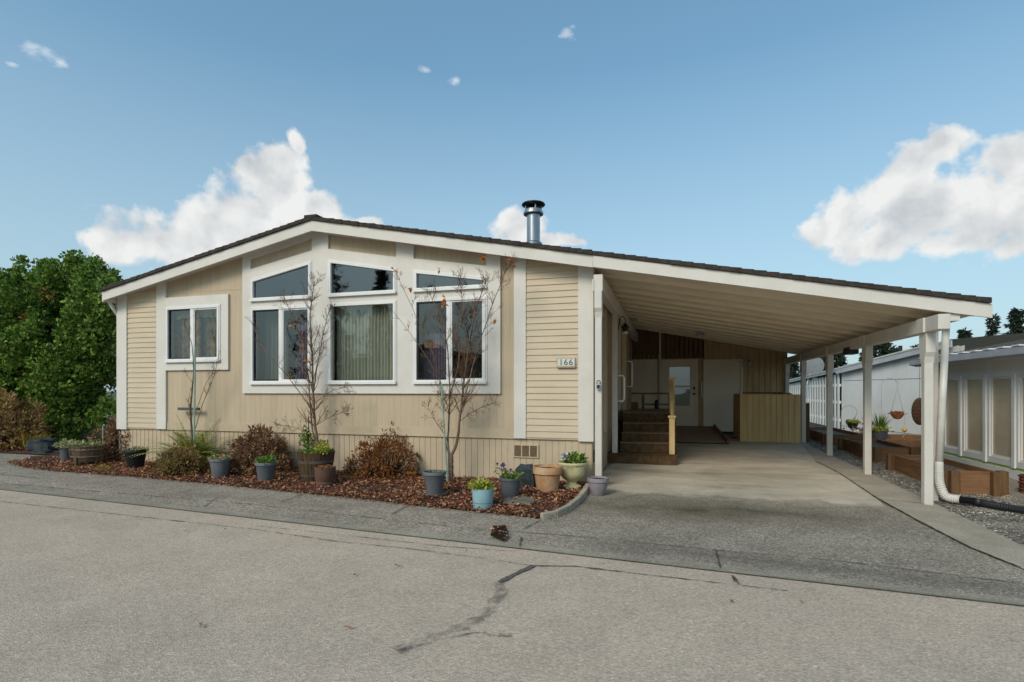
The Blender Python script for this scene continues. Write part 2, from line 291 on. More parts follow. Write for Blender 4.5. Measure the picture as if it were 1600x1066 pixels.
# ---------------------------------------------------------------- mesh builder
class MB:
    def __init__(s): s.v = []; s.f = []
    def add(s, vs, fs):
        o = len(s.v); s.v += [tuple(p) for p in vs]; s.f += [tuple(i+o for i in f) for f in fs]; return s
    def box(s, x0, x1, y0, y1, z0, z1):
        vs = [(x0,y0,z0),(x1,y0,z0),(x1,y1,z0),(x0,y1,z0),(x0,y0,z1),(x1,y0,z1),(x1,y1,z1),(x0,y1,z1)]
        return s.add(vs, [(0,3,2,1),(4,5,6,7),(0,1,5,4),(1,2,6,5),(2,3,7,6),(3,0,4,7)])
    def obox(s, c, ax, ay, az, sx, sy, sz):   # oriented box, full sizes
        c = Vector(c); ax, ay, az = Vector(ax)*sx/2, Vector(ay)*sy/2, Vector(az)*sz/2
        vs = [c+i*ax+j*ay+k*az for k in (-1,1) for i, j in ((-1,-1),(1,-1),(1,1),(-1,1))]
        return s.add(vs, [(0,3,2,1),(4,5,6,7),(0,1,5,4),(1,2,6,5),(2,3,7,6),(3,0,4,7)])
    def prism(s, poly, y0, y1):               # poly of (x, z), extruded along y (solid)
        return s.plate(poly, [], y0, y1)
    def plate(s, outer, holes, y0, y1, f=None):
        f = f or (lambda a, b, c: (a, c, b))  # (x, z, y) -> xyz
        loops = [outer]+list(holes); flat = [p for l in loops for p in l]; n = len(flat)
        tris = tessellate_polygon([[Vector((p[0], p[1], 0)) for p in l] for l in loops])
        vs = [f(p[0], p[1], y0) for p in flat]+[f(p[0], p[1], y1) for p in flat]
        fs = [tuple(tr) for tr in tris]+[tuple(i+n for i in reversed(tr)) for tr in tris]
        o = 0
        for l in loops:
            k = len(l)
            for i in range(k):
                a, b2 = o+i, o+(i+1) % k
                fs.append((a, b2, b2+n, a+n))
            o += k
        return s.add(vs, fs)
    def tube(s, pts, rad, n=6, cap=True):
        pts = [Vector(p) for p in pts]; m = len(pts)
        if not isinstance(rad, (list, tuple)): rad = [rad]*m
        o = len(s.v); ref = None
        for i, p in enumerate(pts):
            d = (pts[min(i+1, m-1)]-pts[max(i-1, 0)])
            if d.length < 1e-9: d = Vector((0,0,1))
            d.normalize()
            if ref is None:
                ref = d.orthogonal().normalized()
            ref = (ref-d*ref.dot(d))
            if ref.length < 1e-6: ref = d.orthogonal()
            ref.normalize(); q = d.cross(ref)
            for k in range(n):
                a = 2*math.pi*k/n
                s.v.append(tuple(p+(ref*math.cos(a)+q*math.sin(a))*rad[i]))
        for i in range(m-1):
            for k in range(n):
                a = o+i*n+k; b2 = o+i*n+(k+1) % n
                s.f.append((a, b2, b2+n, a+n))
        if cap:
            s.f.append(tuple(o+k for k in reversed(range(n)))); s.f.append(tuple(o+(m-1)*n+k for k in range(n)))
        return s
    def lathe(s, prof, c, n=28, flute=0, nf=0, sq=None, rz=0):
        c = Vector(c); o = len(s.v); m = len(prof)
        for i, (r, z) in enumerate(prof):
            for k in range(n):
                a = 2*math.pi*k/n
                rr = r*(1+(flute*math.cos(a*nf) if flute and .2 < i/m < .95 else 0))
                s.v.append((c.x+rr*math.cos(a+rz), c.y+rr*math.sin(a+rz), c.z+z))
        for i in range(m-1):
            for k in range(n):
                a = o+i*n+k; b2 = o+i*n+(k+1) % n
                s.f.append((a, b2, b2+n, a+n))
        return s
    def card(s, p, d, nrm, L, w, bend=.0):   # leaf: kite-shaped blade from p along d
        d = d.normalized(); sd = d.cross(nrm)
        if sd.length < 1e-5: sd = d.orthogonal()
        sd.normalize(); up = sd.cross(d)
        mid = p+d*L*.5+up*bend*L
        s.v += [tuple(p), tuple(mid+sd*w/2), tuple(p+d*L), tuple(mid-sd*w/2)]
        o = len(s.v)-4; s.f.append((o, o+1, o+2, o+3)); return s
    def build(s, name, m, parent=None, smooth=False, mats=None):
        me = bpy.data.meshes.new(name); off = Vector((0,0,0))
        q = parent
        while q: off += q.location; q = q.parent
        me.from_pydata([(a-off.x, b2-off.y, c-off.z) for a, b2, c in s.v], [], s.f)
        me.materials.append(m if not isinstance(m, str) else MT[m])
        if smooth:
            me.polygons.foreach_set('use_smooth', [True]*len(me.polygons))
        me.update()
        o = bpy.data.objects.new(name, me); C.objects.link(o)
        if parent: o.parent = parent
        return o
def tag(o, label=None, cat=None, group=None, kind=None):
    if label: o['label'] = label
    if cat: o['category'] = cat
    if group: o['group'] = group
    if kind: o['kind'] = kind
    return o
def thing(name, label, cat, loc=(0,0,0), group=None):
    o = bpy.data.objects.new(name, None); C.objects.link(o); o.location = loc; o.empty_display_size = .2
    return tag(o, label, cat, group)
def bevel(o, w=.006, seg=2):
    md = o.modifiers.new('bevel', 'BEVEL'); md.width = w; md.segments = seg; md.limit_method = 'ANGLE'; md.angle_limit = .6
    return o
def shade_auto(o):
    try:
        me = o.data
        me.polygons.foreach_set('use_smooth', [True]*len(me.polygons))
        e = o.modifiers.new('es', 'EDGE_SPLIT'); e.split_angle = .7
    except Exception: pass
    return o
def rdir():
    while True:
        v = Vector((rng(-1,1), rng(-1,1), rng(-1,1)))
        if .05 < v.length < 1: return v.normalized()
# ================================================================ SETTING
from mathutils.geometry import delaunay_2d_cdt
ZS = -.10
K0, K1 = G(0, 765, ZS), G(1600, 948, ZS)
E = Vector((K1.x-K0.x, K1.y-K0.y, 0)).normalized(); N = Vector((-E.y, E.x, 0))
def ndist(x, y): return (Vector((x, y, 0))-Vector((K0.x, K0.y, 0))).dot(N)
def lot(x, y):
    n = ndist(x, y)
    g = max(gz(y), ZS+.004) if y < 13.4 else gz(13.4)
    if n < .6:
        k = min(max((n-.2)/.4, 0), 1); k = k*k*(3-2*k)
        return (ZS-.012)*(1-k)+g*k
    return g
def KP(s, n): p = Vector((K0.x, K0.y, 0))+E*s+N*n; return p
def strip(name, ns, s0, s1, ds, zf, m):
    mb = MB(); S = [s0+(s1-s0)*i/ds for i in range(ds+1)]
    for s in S:
        for n in ns:
            p = KP(s, n); mb.v.append((p.x, p.y, zf(p.x, p.y)))
    k = len(ns)
    for i in range(ds):
        for j in range(k-1):
            a = i*k+j; mb.f.append((a, a+k, a+k+1, a+1))
    return tag(mb.build(name, m), kind='structure')
def inside(p, poly):
    x, y = p[0], p[1]; c = False; n = len(poly)
    for i in range(n):
        x1, y1 = poly[i][:2]; x2, y2 = poly[(i+1) % n][:2]
        if (y1 > y) != (y2 > y) and x < (x2-x1)*(y-y1)/(y2-y1)+x1: c = not c
    return c
def sheet(name, poly, step, zf, m, kind='structure'):
    poly = [(p[0], p[1]) for p in poly]
    vs = [Vector(p) for p in poly]; n = len(vs)
    x0, x1 = min(p[0] for p in poly), max(p[0] for p in poly); y0, y1 = min(p[1] for p in poly), max(p[1] for p in poly)
    x = x0+step/2
    while x < x1:
        y = y0+step/2
        while y < y1:
            q = (x+rng(-.2,.2)*step, y+rng(-.2,.2)*step)
            if inside(q, poly): vs.append(Vector(q))
            y += step
        x += step
    r = delaunay_2d_cdt(vs, [(i, (i+1) % n) for i in range(n)], [list(range(n))], 1, 1e-5)
    mb = MB(); mb.v = [(p.x, p.y, zf(p.x, p.y)) for p in r[0]]
    for f in r[2]:
        a, b2, c = [r[0][i] for i in f[:3]]
        mb.f.append(tuple(f) if (b2-a).cross(c-a) > 0 else tuple(reversed(f)))
    return tag(mb.build(name, m, smooth=True), kind=kind)
gb = MB().add([(-900,-900,-.5),(900,-900,-.5),(900,900,-.5),(-900,900,-.5)], [(0,1,2,3)]).build('ground', 'grass'); tag(gb, kind='structure')
strip('street', [-9, 0], -45, 55, 1, lambda x, y: ZS, 'asphalt')
strip('far_pavement', [-11, -9], -45, 55, 1, lambda x, y: ZS+.05, 'aggregate')
strip('gutter', [.012, .10, .2], -45, 55, 60, lambda x, y: ZS-.012+.0*x if ndist(x,y) > .08 else ZS-.004, 'gutter')
strip('gutter_joint', [-.01, .014], -45, 55, 40, lambda x, y: ZS+.0035, 'moss')
strip('pavement', [.2, .27, .34, .41, .48, .6, .9, 1.6, 2.4, 3.2, 4.0, 5.0, 6.5], -30, 16.5, 60, lot, 'aggregate')
# driveway slab, its side strip, gravel
je = [G(u, v) for u, v in ((1640,910),(1595,889),(1515,857),(1440,818),(1369,779),(1311,740),(1275,722))]
edge = [G(u, v) for u, v in ((1640,872),(1600,856),(1469,792),(1400,760),(1330,727),(1270,700))]
slab = [(-1.02,7.2),(-1.02,6.5),(2.2,6.3)]+[(je[4].x, je[4].y),(je[5].x, je[5].y),(je[6].x, je[6].y),(2.72,13.4),(2.72,15.2),(-1.02,15.2)]
sheet('driveway', slab, .6, lambda x, y: lot(x, y)+.006, 'concrete')
side = [(p.x, p.y) for p in je[:7]]+[(2.72,13.4),(2.74,15.2),(2.98,15.2)]+[(p.x, p.y) for p in reversed(edge)]
sheet('driveway_side_strip', side, .5, lambda x, y: lot(x, y)+.010, 'slab_edge')
def gravelz(x, y): return lot(x, y)+.002+(-.22*min(max((x-3.9)/.7, 0), 1)) + .012*mnoise.noise(Vector((x*3, y*3, 0)))
gpoly = [(p.x-.02, p.y) for p in edge]+[(2.95,15.3),(2.95,30),(12,30),(12,7.0),(6.0,4.5)]
sheet('gravel_path', [(p[0], p[1]) for p in gpoly], .35, gravelz, 'gravel')
# mulch beds
def mul(x, y): return lot(x, y)+.014+.02*abs(mnoise.noise(Vector((x*2, y*2, 3))))+.012*mnoise.noise(Vector((x*14, y*14, 0)))
bedpx = [(14,722.5),(35,730),(62,734),(130,740),(200,745),(326,756),(402,764),(560,780),(671,793),(780,804),(850,812),(882,800),(905,784),(916,770)]
bed = [tuple(G(u, v)[:2]) for u, v in bedpx]+[(-1.06,7.41),(-9.5,7.41),(-9.5,8.6)]+[tuple(G(u, v)[:2]) for u, v in ((150,711.5),(110,715.5),(95,716.5),(50,718))]
sheet('garden_bed', bed, .12, mul, 'mulch')
fbed = [tuple(G(u, v)[:2]) for u, v in ((-120,707),(0,708.5),(95,713.3),(150,710.5))]+[(-9.6,8.7),(-9.6,15),(-28,17)]
sheet('side_bed', fbed, .35, mul, 'mulch')
# litter
def scatter(poly, n, sz, zf, mb, tilt=.7, lift=.004, dens=None):
    x0, x1 = min(p[0] for p in poly), max(p[0] for p in poly); y0, y1 = min(p[1] for p in poly), max(p[1] for p in poly)
    k = 0
    while k < n:
        x, y = rng(x0, x1), rng(y0, y1)
        if not inside((x, y), poly): continue
        if dens and random.random() > dens(x, y): continue
        s = sz*rng(.5, 1.3); a = rng(0, 6.28)
        d = Vector((math.cos(a), math.sin(a), rng(-.15, tilt))); nr = Vector((rng(-.5,.5), rng(-.5,.5), 1))
        mb.card(Vector((x, y, zf(x, y)+lift+rng(0,.02))), d, nr, s, s*rng(.5,.95), rng(-.2,.3)); k += 1
    return mb
mb = MB(); scatter(bed, 15000, .042, mul, mb, dens=lambda x, y: .35+.65*(mnoise.noise(Vector((x*1.2, y*1.2, 9)))>-.1)); scatter(bed, 5000, .022, mul, mb)
fe = [G(u, v) for u, v in bedpx[:13]]
for a_, b_ in zip(fe, fe[1:]):
    for k in range(int((b_-a_).length*130)):
        q = a_.lerp(b_, random.random())+Vector((rng(-.03,.03), random.gauss(0,.035)-.012, 0)); L = rng(.02,.045)
        mb.card(Vector((q.x, q.y, lot(q.x, q.y)+rng(.006,.03))), Vector((rng(-1,1), rng(-1,1), rng(-.1,.5))), Vector((rng(-.5,.5),rng(-.5,.5),1)), L, L*.7, rng(-.2,.3))
tag(mb.build('leaf_litter', 'litter'), kind='stuff')
mb = MB(); scatter(fbed, 2500, .05, mul, mb); tag(mb.build('leaf_litter', 'litter'), kind='stuff')
mb = MB()
for i in range(34):
    u, v = rng(100, 1000), 0
    a = G(u, 795+rng(-22, 40)+ (u-400)*.10); mb.card(a+Vector((0,0,.012)), Vector((rng(-1,1), rng(-1,1), .1)), Vector((rng(-.3,.3),rng(-.3,.3),1)), .03, .018, .1)
for u, v in ((290,832),(545,979),(693,818),(316,977),(1144,941),(1256,941),(1280,905),(1080,842),(622,883),(550,899)):
    a = G(u, v, ZS+.012) if v > 870 else G(u, v)+Vector((0,0,.012))
    for k in range(2): mb.card(a, Vector((rng(-1,1), rng(-1,1), .15)), Vector((rng(-.3,.3),rng(-.3,.3),1)), .035, .025, .15)
tag(mb.build('stray_leaves', 'litter'), kind='stuff')
# gravel stones
mb = MB(); m2, t2, b2_, co2 = newmat('gravel stone'); r2 = t2.n('ShaderNodeNewGeometry').outputs['Random Per Island']
link(t2, t2.ramp(r2, [(0, srgb(72,66,60)), (.4, srgb(112,104,94)), (.8, srgb(142,134,122)), (1, srgb(186,178,166))]), b2_.inputs['Base Color']); MT['stone_bits'] = m2
def pebble(mb, x, y, z, s):
    j = lambda: rng(.7, 1.3)
    o = len(mb.v); a = rng(0, 3)
    for k in range(5): mb.v.append((x+s*j()*math.cos(a+k*1.257), y+s*j()*math.sin(a+k*1.257), z))
    mb.v.append((x+rng(-.3,.3)*s, y+rng(-.3,.3)*s, z+s*.8*j()))
    for k in range(5): mb.f.append((o+k, o+(k+1) % 5, o+5))
gp = [(p[0], p[1]) for p in gpoly]; k = 0
while k < 16000:
    x = 2.6+abs(random.gauss(0, 1.1)); y = rng(4.6, 14.5)
    if not inside((x, y), gp) or x > 5: continue
    pebble(mb, x, y, gravelz(x, y)-.002, rng(.006, .016)); k += 1
tag(mb.build('gravel_stones', 'stone_bits'), kind='stuff')
# joints and cracks as thin ribbons
def ribbon(name, pts, w, m, z=None, jit=.4, step=.06, dz=.004, wfn=None):
    P = [G(u, v, z) for u, v in pts]; Q = []
    for a, b2 in zip(P, P[1:]):
        n = max(2, int((b2-a).length/step))
        for i in range(n): Q.append(a.lerp(b2, i/n))
    Q.append(P[-1]); mb = MB()
    for i, q in enumerate(Q):
        d = (Q[min(i+1, len(Q)-1)]-Q[max(i-1, 0)]); d.z = 0; d.normalize(); s = Vector((-d.y, d.x, 0))
        ww = (wfn(i/(len(Q)-1)) if wfn else w)*rng(1-jit, 1+jit)/2; off = s*rng(-.3, .3)*w*jit
        zz = (ZS if z is not None else lot(q.x, q.y))+dz
        for sg in (-1, 1):
            p = q+off+s*sg*ww; mb.v.append((p.x, p.y, zz))
    for i in range(len(Q)-1): mb.f.append((2*i, 2*i+1, 2*i+3, 2*i+2))
    return tag(mb.build(name, m), kind='structure')
for pts in (((285,769),(316,763)), ((318,789),(340,778)), ((438,786),(471,774)), ((612,805),(640,789)), ((818,828),(848,812)),
            ((180,744),(203,742)), ((1119,862),(1126,886)), ((1375,782),(1442,788)), ((0,742),(60,748)), ((815,838),(812,851))):
    ribbon('pavement_joint', pts, .014, 'crack_joint', jit=.5, dz=.012)
ribbon('slab_joint', [(1595,889),(1515,857),(1440,818),(1369,779),(1311,740),(1275,722)], .015, 'moss', dz=.0145, jit=.7)
ribbon('cold_joint', [(0,752),(400,788),(725,824),(900,838),(1119,860),(1300,876),(1600,912)], .02, 'crack_faint', dz=.006)
ribbon('street_crack', [(0,784),(400,828),(520,846),(640,858),(760,874),(832,885)], .022, 'crack_faint', z=ZS, dz=.005)
ribbon('street_crack', [(400,822),(530,836),(700,855),(800,862)], .016, 'crack_faint', z=ZS, dz=.005)
ribbon('street_crack', [(832,885),(900,886),(1000,898),(1144,914),(1230,924)], .016, 'crack_joint', z=ZS, dz=.006, jit=.9, wfn=lambda s: .018*(1-.6*s))
ribbon('street_crack', [(1144,900),(1154,914)], .02, 'crack_joint', z=ZS, dz=.007, jit=.7)
ribbon('street_crack', [(834,885),(808,897),(780,911)], .045, 'crack', z=ZS, dz=.008, jit=.35, step=.03)
ribbon('street_crack', [(780,911),(784,930),(768,946),(764,960),(740,972),(700,990),(660,1002),(618,1019)], .075, 'crack_worn', z=ZS, dz=.0075, jit=.5, step=.03)
ribbon('street_crack', [(620,1018),(680,1004),(740,990),(800,994)], .03, 'crack_faint', z=ZS, dz=.006, jit=.6)
# broken kerb: recess shade painted as a flat dark patch, leaves on top
mb = MB(); hp = [G(u, v) for u, v in ((771,823),(790,822),(794,838),(786,846),(766,838))]
mb.add([(p.x, p.y, p.z+.009) for p in hp], [(4,3,2,1,0)]); tag(mb.build('kerb_hole_shade', 'soil'), kind='structure')
mb = MB(); hpp = [(p.x, p.y) for p in hp]; scatter(hpp, 40, .035, lambda x, y: lot(x, y), mb, lift=.014); tag(mb.build('kerb_leaves', 'litter'), kind='stuff')
# bed edging
P = [G(u, v) for u, v in ((846,813),(868,809),(888,799),(904,786),(914,773),(919,764))]
mb = MB()
for i in range(len(P)-1):
    a, b2 = P[i], P[i+1]; d = (b2-a); L = d.length; d.normalize(); s = Vector((-d.y, d.x, 0))
    mb.obox((a+b2)/2+Vector((0,0,.03)), d, s, Vector((0,0,1)), L*1.03, .05+.004*i, .09)
tag(bevel(mb.build('garden_edging', 'slab_edge'), .012), 'low mossy curved edging at the driveway end of the leafy garden bed', 'edging')
mb = MB(); P = [G(u, v) for u, v in ((48,717.5),(70,716.5),(98,715.5),(112,714.5))]
for i in range(len(P)-1):
    a, b2 = P[i], P[i+1]; d = (b2-a); L = d.length; d.normalize(); s = Vector((-d.y, d.x, 0))
    mb.obox((a+b2)/2+Vector((0,0,.02)), d, s, Vector((0,0,1)), L*1.02, .04, .07)
tag(mb.build('garden_edging', 'oldwood'), 'dark low board edging the left tip of the leafy bed beside the path', 'edging')

# ================================================================ HOUSE
XL, XR = -9.52, -1.04
RP = [(-9.58,3.04), (-5.29,3.913), (-1.0,3.08), (3.31,2.254)]     # roof surface profile at the fascia plane
def rz(x):
    if x <= RP[0][0]: return RP[0][1]+(x-RP[0][0])*.204
    for (xa, za), (xb, zb) in zip(RP, RP[1:]):
        if x <= xb: return za+(zb-za)*(x-xa)/(xb-xa)
    return RP[-1][1]
SOF = .135                     # shingles + deck: soffit is this far below the roof surface
def wz(x): return rz(x)-SOF
FL = .595
YB = 19.5
house = thing('manufactured_house', 'low tan single storey home with white trimmed window wall and dark shingled gable roof', 'house', (XL, D, 0))
def q4(pts): return [W(u, v) for u, v in pts]
def rect(u0, v0, u1, v1):
    x0, za = W(u0, v0); x1, zb = W(u1, v0); z1 = W((u0+u1)/2, v1)[1]; z0 = (za+zb)/2
    return [(x0, z1), (x1, z1), (x1, z0), (x0, z0)]
# openings (glass + sash) in metres
w1 = rect(264, 480, 346, 564)
xa0, xa1 = W(396,500)[0], W(488,500)[0]; xb0, xb1 = W(517,500)[0], W(620,500)[0]; xc0, xc1 = W(650,500)[0], W(760.5,500)[0]
zlo = W(560,598)[1]; zhi = W(560,474.5)[1]
lowz = (zlo, zhi)
def trap(x0, x1, u0, v0, u1, v1, vb):
    zb = W((u0+u1)/2, vb)[1]; return [(x0, zb), (x1, zb), (x1, W(u1, v1)[1]), (x0, W(u0, v0)[1])]
up = [trap(xa0, xa1, 395.3, 439, 488.8, 410.5, 467.5), trap(xb0, xb1, 516.3, 408.5, 621, 421.8, 460), trap(xc0, xc1, 650, 424.5, 761, 435.6, 452)]
lo = [[(a, zlo), (b2, zlo), (b2, zhi), (a, zhi)] for a, b2 in ((xa0, xa1), (xb0, xb1), (xc0, xc1))]
front = [(XL, FL), (XR, FL), (XR, wz(XR)+.02), (-5.29, wz(-5.29)+.02), (XL, wz(XL)+.02)]
MB().plate(front, [w1]+up+lo, D, D+.10).build('front_wall', 'wall', house)
# horizontal joint line of the sheet siding
mb = MB(); mb.box(W(262,445)[0], W(381,445)[0], D-.004, D, W(320,456)[1], W(320,454)[1])
mb.box(W(262,445)[0], W(804,445)[0], D-.012, D, FL+.0, FL+.11); mb.build('lower_rail', 'tan', house)
# side and back walls of the house
MB().plate([(D+.1, .595), (YB, .595), (YB, wz(XR)), (D+.1, wz(XR))], [], XR-.1, XR, f=lambda a, b2, c: (c, a, b2)).build('side_wall', 'wall_side', house)
MB().plate([(D+.1, .595), (YB, .595), (YB, wz(XL)), (D+.1, wz(XL))], [], XL, XL+.1, f=lambda a, b2, c: (c, a, b2)).build('left_wall', 'wall_side', house)
MB().plate(front, [], YB, YB+.1).build('back_wall', 'wall', house)
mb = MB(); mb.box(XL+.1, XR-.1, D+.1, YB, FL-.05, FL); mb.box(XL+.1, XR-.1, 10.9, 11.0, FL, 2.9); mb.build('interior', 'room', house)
# skirting with real grooves
def grooved(mb, p0, p1, z0f, z1f, sp, nrm, g=.007, w=.010):
    if g > .007: g, w = .02, .02
    p0, p1 = Vector(p0), Vector(p1); L = (p1-p0).length; d = (p1-p0)/L; n = Vector(nrm); x = 0
    k = int(L/sp)
    for i in range(k+1):
        a, b2 = i*sp, min((i+1)*sp, L)
        if b2-a < .02: continue
        jz = 0
        pa, pb, pc = p0+d*a, p0+d*(b2-w), p0+d*b2
        q0, q1 = pa, pb
        r0, r1 = pb-n*g, pc-n*g
        for (s, e, in1) in ((q0, q1, 0), (q1, r0, 1), (r0, r1, 1), (r1, pc, 1)):
            o = len(mb.v)
            mb.v += [(s.x, s.y, z0f(s.x, s.y)), (e.x, e.y, z0f(e.x, e.y)), (e.x, e.y, z1f(e.x, e.y)), (s.x, s.y, z1f(s.x, s.y))]
            mb.f.append((o, o+1, o+2, o+3))
    return mb
mb = MB(); grooved(mb, (XL+.02, D+.015, 0), (XR-.0, D+.015, 0), lambda x, y: -.2, lambda x, y: FL, .092, (0,-1,0))
grooved(mb, (XR-.015, D+.015, 0), (XR-.015, YB, 0), lambda x, y: -.2, lambda x, y: FL, .092, (1,0,0))
mb.box(XL+.02, XR-.03, D+.04, D+.07, -.2, FL); mb.box(XL+.02, XL+.05, D+.07, YB, -.2, FL); mb.build('skirting', 'tan', house)
mb = MB(); mb.box(XL-.005, XR+.005, D-.014, D+.03, FL-.018, FL); mb.build('drip_rail', 'tan', house)
# lap siding panels
def lap(x0, x1, z0):
    mb = MB(); e = .0885; z = z0
    while z < max(wz(x0), wz(x1)):
        ta, tb = min(z+e+.006, wz(x0)+.03), min(z+e+.006, wz(x1)+.03)
        if ta > z and tb > z:
            mb.add([(x0, D-.022, z), (x1, D-.022, z), (x1, D-.008, tb), (x0, D-.008, ta), (x0, D+.0, z), (x1, D, z), (x1, D, tb), (x0, D, ta)],
                   [(0,1,2,3),(0,4,5,1),(1,5,6,2),(4,0,3,7),(3,2,6,7)])
        z += e
    return mb
lap(W(200,560)[0], W(247.5,560)[0], FL+.005).build('lap_siding', 'lap', house)
lap(W(821.5,560)[0], W(904.5,560)[0], FL+.005).build('lap_siding', 'lap', house)
mb = MB(); zz = W(897,559)[1]; mb.box(W(900,560)[0], W(903.5,560)[0], D-.026, D-.02, zz-.088, zz+.02); mb.build('siding_patch', 'lap', house)
# vertical trim boards
def vtrim(u0, u1, z0, th=.035, label=None):
    x0, x1 = W(u0, 560)[0], W(u1, 560)[0]
    return MB().prism([(x0, z0), (x1, z0), (x1, wz(x1)+.02), (x0, wz(x0)+.02)], D-th, D).build('trim_board', 'white', house)
o = vtrim(185, 200.5, FL-.03); vtrim(247, 261.5, FL-.01); vtrim(804, 822.5, FL-.01)
xt = W(904, 560)[0]
MB().prism([(xt, FL-.03), (XR+.002, FL-.03), (XR+.002, wz(XR)+.02), (xt, wz(xt)+.02)], D-.035, D).build('trim_board', 'white', house)
MB().box(XR+.0025, XR+.022, D-.034, D+.12, FL-.03, wz(XR)+.02).build('trim_board', 'white', house)
MB().box(XL-.022, XL-.0025, D-.034, D+.12, FL-.03, wz(XL)).build('trim_board', 'white', house)
# central white window panel with its tan strips left open
xp0, xp1 = W(381.5, 560)[0], W(783, 560)[0]; zp = W(560, 615)[1]
strips = [q4([(394,421.5),(489.5,392.5),(489.5,374),(394,406)]), q4([(515,389.7),(621,402.6),(621,380),(515,368)]), q4([(648,405),(761,416),(761,397),(648,384)])]
for s in strips:
    s[2] = (s[2][0], min(s[2][1], wz(s[2][0])-.02)); s[3] = (s[3][0], min(s[3][1], wz(s[3][0])-.02))
outer = [(xp0, zp), (xp1, zp), (xp1, wz(xp1)+.015), (-5.29, wz(-5.29)+.015), (xp0, wz(xp0)+.015)]
MB().plate(outer, up+lo+strips, D-.04, D-.002).build('window_surround', 'white', house)
# small window surround
so = [(W(261,500)[0], W(310,578.5)[1]), (W(359,500)[0], W(310,578.5)[1]), (W(359,500)[0], W(310,463)[1]), (W(261,500)[0], W(310,463)[1])]
MB().plate(so, [w1], D-.04, D-.002).build('window_surround', 'white', house)
def shrink(poly, d):
    n = len(poly); c = Vector((sum(p[0] for p in poly)/n, sum(p[1] for p in poly)/n)); out = []
    for i in range(n):
        p0, p1, p2 = Vector(poly[i-1]), Vector(poly[i]), Vector(poly[(i+1) % n])
        def off(a, b2):
            t = (b2-a).normalized(); nn = Vector((-t.y, t.x))
            if nn.dot(c-a) < 0: nn = -nn
            return a+nn*d, t
        a, ta = off(p0, p1); b2, tb = off(p1, p2)
        cr = ta.x*tb.y-ta.y*tb.x
        k = ((b2-a).x*tb.y-(b2-a).y*tb.x)/cr
        q = a+ta*k; out.append((q.x, q.y))
    return out
def window(poly, split=None, top=False):
    fr = .034; inner = shrink(poly, fr)
    w = MB().plate(shrink(poly, .0005), [inner], D-.062, D+.03).build('window', 'white_clean', house); bevel(w, .005)
    # outer lip and sill
    lip = shrink(poly, -.022); MB().plate(lip, [shrink(poly, .001)], D-.052, D-.0405).build('window_flange', 'white_clean', w)
    x0, x1 = poly[0][0], poly[1][0]
    MB().box(x0-.02, x1+.02, D-.085, D-.053, poly[0][1]-.025, poly[0][1]+.012).build('sill', 'white_clean', w)
    if split is None:
        MB().plate(inner, [], D-.022, D-.016).build('pane', 'glass_top' if top else 'glass', w)
    else:
        xs = split; za, zb = inner[0][1], inner[2][1]; a, b2 = inner[0][0], inner[1][0]
        MB().box(xs-.036, xs+.030, D-.05, D-.002, za, zb).build('mullion', 'white_clean', w)
        for (p, q, dy) in ((a, xs-.036, -.022), (xs+.030, b2, -.034)):
            r = [(p, za), (q, za), (q, zb), (p, zb)]; ri = shrink(r, .022)
            MB().plate(shrink(r, .0005), [ri], D+dy-.01, D+dy+.02).build('sash', 'dark_metal' if dy > -.03 else 'white_clean', w)
            MB().plate(ri, [], D+dy, D+dy+.005).build('pane', 'glass', w)
    return w
window(w1, W(303.5, 520)[0]); window(lo[0], W(441.5, 520)[0]); window(lo[1]); window(lo[2], W(703, 520)[0])
for p in up: window(p, top=True)
# foundation vents
def vent(u0, v0, u1, v1, n=3):
    x0, x1 = W(u0, v0)[0], W(u1, v0)[0]; z1, z0 = W(u0, v0)[1], W(u0, v1)[1]
    o = [(x0-.014, z0-.014), (x1+.014, z0-.014), (x1+.014, z1+.014), (x0-.014, z1+.014)]; w = (x1-x0)/n
    hs = [[(x0+i*w+.008, z0), (x0+(i+1)*w-.008, z0), (x0+(i+1)*w-.008, z1), (x0+i*w+.008, z1)] for i in range(n)]
    v = MB().plate(o, hs, D-.006, D+.014).build('foundation_vent', 'tan', house)
    mb = MB(); mb.box(x0, x1, D+.003, D+.008, z0, z1); mb.build('mesh_screen', 'vent', v)
vent(803, 696, 840, 713); vent(487, 687.5, 510, 700, 2)
v = MB().box(XR-.016, XR-.002, 7.62, 7.95, .26, .42).build('foundation_vent', 'vent', house)
# roof
def slabpoly(pts, t): return [(x, z) for x, z in pts]+[(x, z-t) for x, z in reversed(pts)]
RF = YF+.03
hp_ = RP[:3]
MB().prism(slabpoly([(x, z-.05) for x, z in hp_], .085), RF, YB+.3).build('soffit', 'white', house)
